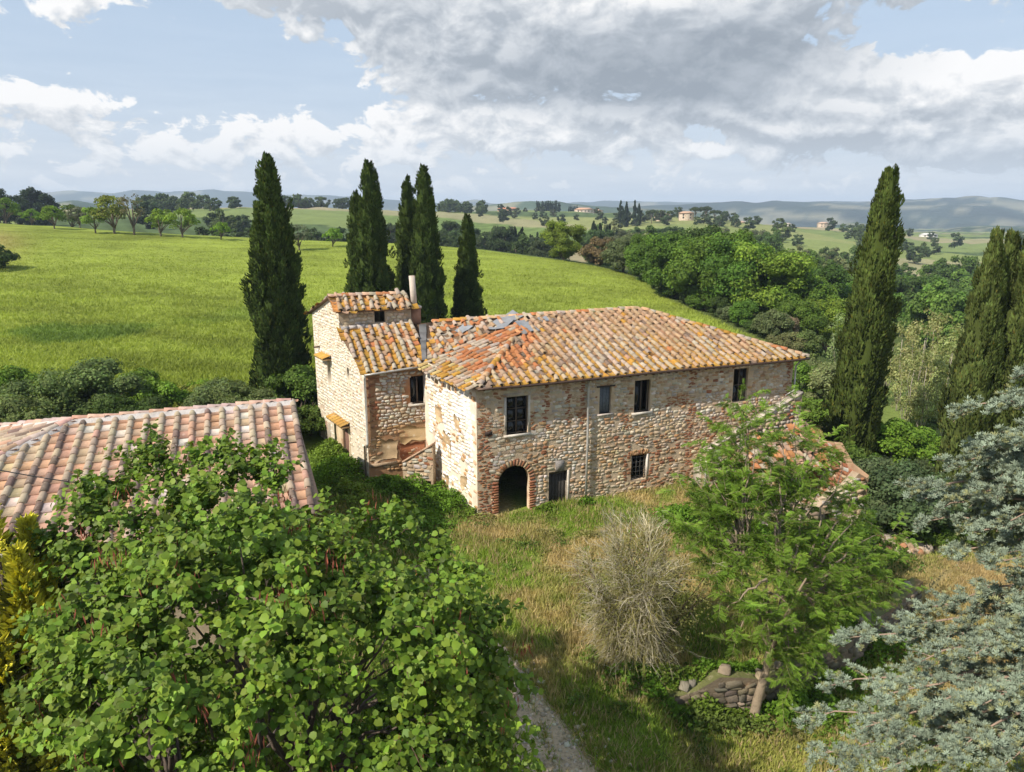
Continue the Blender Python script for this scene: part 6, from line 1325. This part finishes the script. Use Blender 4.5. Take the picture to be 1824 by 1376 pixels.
# loose stones and weeds on the track
Ng = 900; Yg = rng.uniform(16.5, 27, Ng); Xg = np.interp(Yg, PATH[:, 1], PATH[:, 0]) + rng.normal(0, .75, Ng) * np.interp(Yg, PATH[:, 1], PATH[:, 2]); Sg = rng.uniform(.03, .10, Ng) * (1 + 1.2 * (rng.random(Ng) < .06))
gv = MB(); scatter(gv, ICO_V, ICO_F, np.stack([Xg, Yg, H(Xg, Yg) + .05], 1), frames(rdir(Ng), rng.uniform(0, 6, Ng)) * Sg[:, None, None] * np.array((1, .8, .6)), vary((.50, .42, .32), Ng, .35)); tag(gv.build('gravel', M_STONE), kind='stuff')
Ng = 2600; Yg = rng.uniform(16.5, 27, Ng); sg = rng.choice([-1, 1], Ng); Xg = np.interp(Yg, PATH[:, 1], PATH[:, 0]) + sg * np.abs(rng.normal(1.02, .16, Ng)) * np.interp(Yg, PATH[:, 1], PATH[:, 2]) * (rng.random(Ng) < .9)
blades('path_edge_grass', Xg, Yg, rng.uniform(.12, .34, Ng), .02, np.where(rng.random((Ng, 1)) < .4, C_STRAW * 1.3, C_GREEN * 1.2), 6, .5, .10)
# lush weeds round the house corner and along the neighbouring gable
def weeds(name, spots, label_n=420, size=.17):
    mb = MB()
    for (x, y, rx, ry, h, col) in spots:
        n_ = int(label_n * rx * ry); a = rng.normal(0, .5, (n_, 2)); X, Y = x + a[:, 0] * rx, y + a[:, 1] * ry; kk = ~inside_buildings(X, Y); X, Y = X[kk], Y[kk]; q = np.exp(-(a[kk] ** 2).sum(1) * 1.2); lump = vnoise(X, Y, .7, 8)
        Z = H(X, Y) + h * q * rng.uniform(.15, 1, len(X)) ** .5 * (.35 + 1.1 * lump); leaf_cloud(mb, np.stack([X, Y, Z], 1), rdir(len(X)) * .6 + (0, 0, 1), size, np.array(col) * rng.uniform(.65, 1.3, (len(X), 1)) * (.7 + .6 * lump[:, None]))
    tag(mb.build(name, M_LEAF), kind='stuff')
LU, LU2 = (.12, .22, .022), (.15, .225, .03)
weeds('weeds', [(-5.6, 40.6, 2.6, 1.6, 1.3, LU), (-7.6, 41.2, 1.6, 1.2, .9, LU), (-3.6, 39.0, 2.0, 1.6, .9, LU), (-2.6, 38.0, 1.0, .8, .6, LU2), (-10.6, 42.6, 1.8, 3.0, 1.3, LU), (-11.8, 46, 1.5, 3, 1.2, LU2), (-9.6, 39.6, 2.2, 2, .8, LU2), (-6.0, 36.5, 3, 3, .6, LU), (4.3, 39.4, .7, .5, .8, LU), (2.0, 38.7, .8, .5, .5, LU2), (5.6, 22.5, 1.4, .6, 1.2, LU), (7.4, 22.9, 1.8, .5, 1.2, LU2), (6.4, 23.3, 1.2, .5, .5, LU), (8.2, 24.1, 2.2, .6, .6, LU), (10.2, 23.5, 1.6, .7, 1.3, LU), (4.6, 23.2, 1.4, .9, .9, LU), (6.0, 23.5, 2.4, .5, .75, LU2), (8.6, 23.9, 2.0, .6, .8, LU), (7.2, 22.6, 2.4, .6, .9, (.14, .19, .04)), (11.8, 25.4, 2.4, .7, .9, LU2), (15, 27.6, 2.6, .9, 1.0, LU), (11.2, 23.9, 1.8, 1.2, .9, LU), (12.5, 25.4, 2.2, .6, 1.0, LU), (9.5, 37, 2.2, 2, 1.0, LU), (13, 35, 3.4, 2, 1.1, LU), (17.5, 35.5, 3, 3, 1.2, (.08, .14, .02)), (20, 40, 3, 4, 1.6, (.085, .14, .025)), (22, 46, 4, 5, 1.8, (.10, .15, .03)), (13, 40.5, 1.5, 1.2, 2.2, LU)], 700)
wr_ = np.random.default_rng(77); sp = []
for _ in range(120):
    x, y = wr_.uniform(-2, 20), wr_.uniform(19, 38); 
    if path_dist(np.array(x), np.array(y)) < 1.3 and y < 27: continue
    sp.append((x, y, wr_.uniform(.4, 1.1), wr_.uniform(.4, .9), wr_.uniform(.15, .5), tuple(np.array([(.13, .20, .03), (.17, .22, .04), (.24, .22, .08), (.11, .17, .03)][wr_.integers(0, 4)]))))
weeds('low_weeds', sp, 420, .12)
# standing crop in the nearer part of the field
N = 130000; Y = 57 + 120 * rng.random(N) ** 1.7; X = (rng.uniform(-60, 1420, N) - 912) / FPX * (Y + 3); k = field_mask(X, Y) > .5; X, Y = X[k], Y[k]
blades('field_crop', X, Y, (.32 + .25 * fbm(X, Y, 5, 3, 2)) * (1 - .75 * sstep(Y, 85, 175)), .06, ground_colour(X, Y) * 1.25, 2, .6, .2, cv=(.88, 1.14))

# small groups of look-alikes: say which one by its place from the left
ORD = 'first second third fourth fifth sixth seventh eighth ninth tenth eleventh twelfth thirteenth fourteenth fifteenth'.split()
_by = {}
for o in sc.objects:
    if 'label' in o and 'category' in o: _by.setdefault(o['label'], []).append(o)
for lb, os_ in _by.items():
    if 1 < len(os_) <= 15:
        for k, o in enumerate(sorted(os_, key=lambda q: project(np.array(q.location))[0])): o['label'] = ORD[k] + ' from the left, ' + lb

# ------------------------------------------------------------------ air
def haze():
    x, y0, y1, z0, z1 = 11500, -80, 9300, -140, 150
    m_ = bpy.data.materials.new('haze'); m_.use_nodes = True; nt = m_.node_tree; nt.nodes.clear()
    v = nt.nodes.new('ShaderNodeVolumePrincipled'); v.inputs['Color'].default_value = (.68, .82, 1.0, 1); v.inputs['Density'].default_value = HAZE; v.inputs['Anisotropy'].default_value = 0.0
    o = nt.nodes.new('ShaderNodeOutputMaterial'); nt.links.new(v.outputs[0], o.inputs['Volume'])
    V, F = box_vf(0, (y0 + y1) / 2, (z0 + z1) / 2, 2 * x, y1 - y0, z1 - z0)
    tag(MB().add(V, F).build('haze', m_), kind='stuff')
HAZE = 1.55e-4
haze()
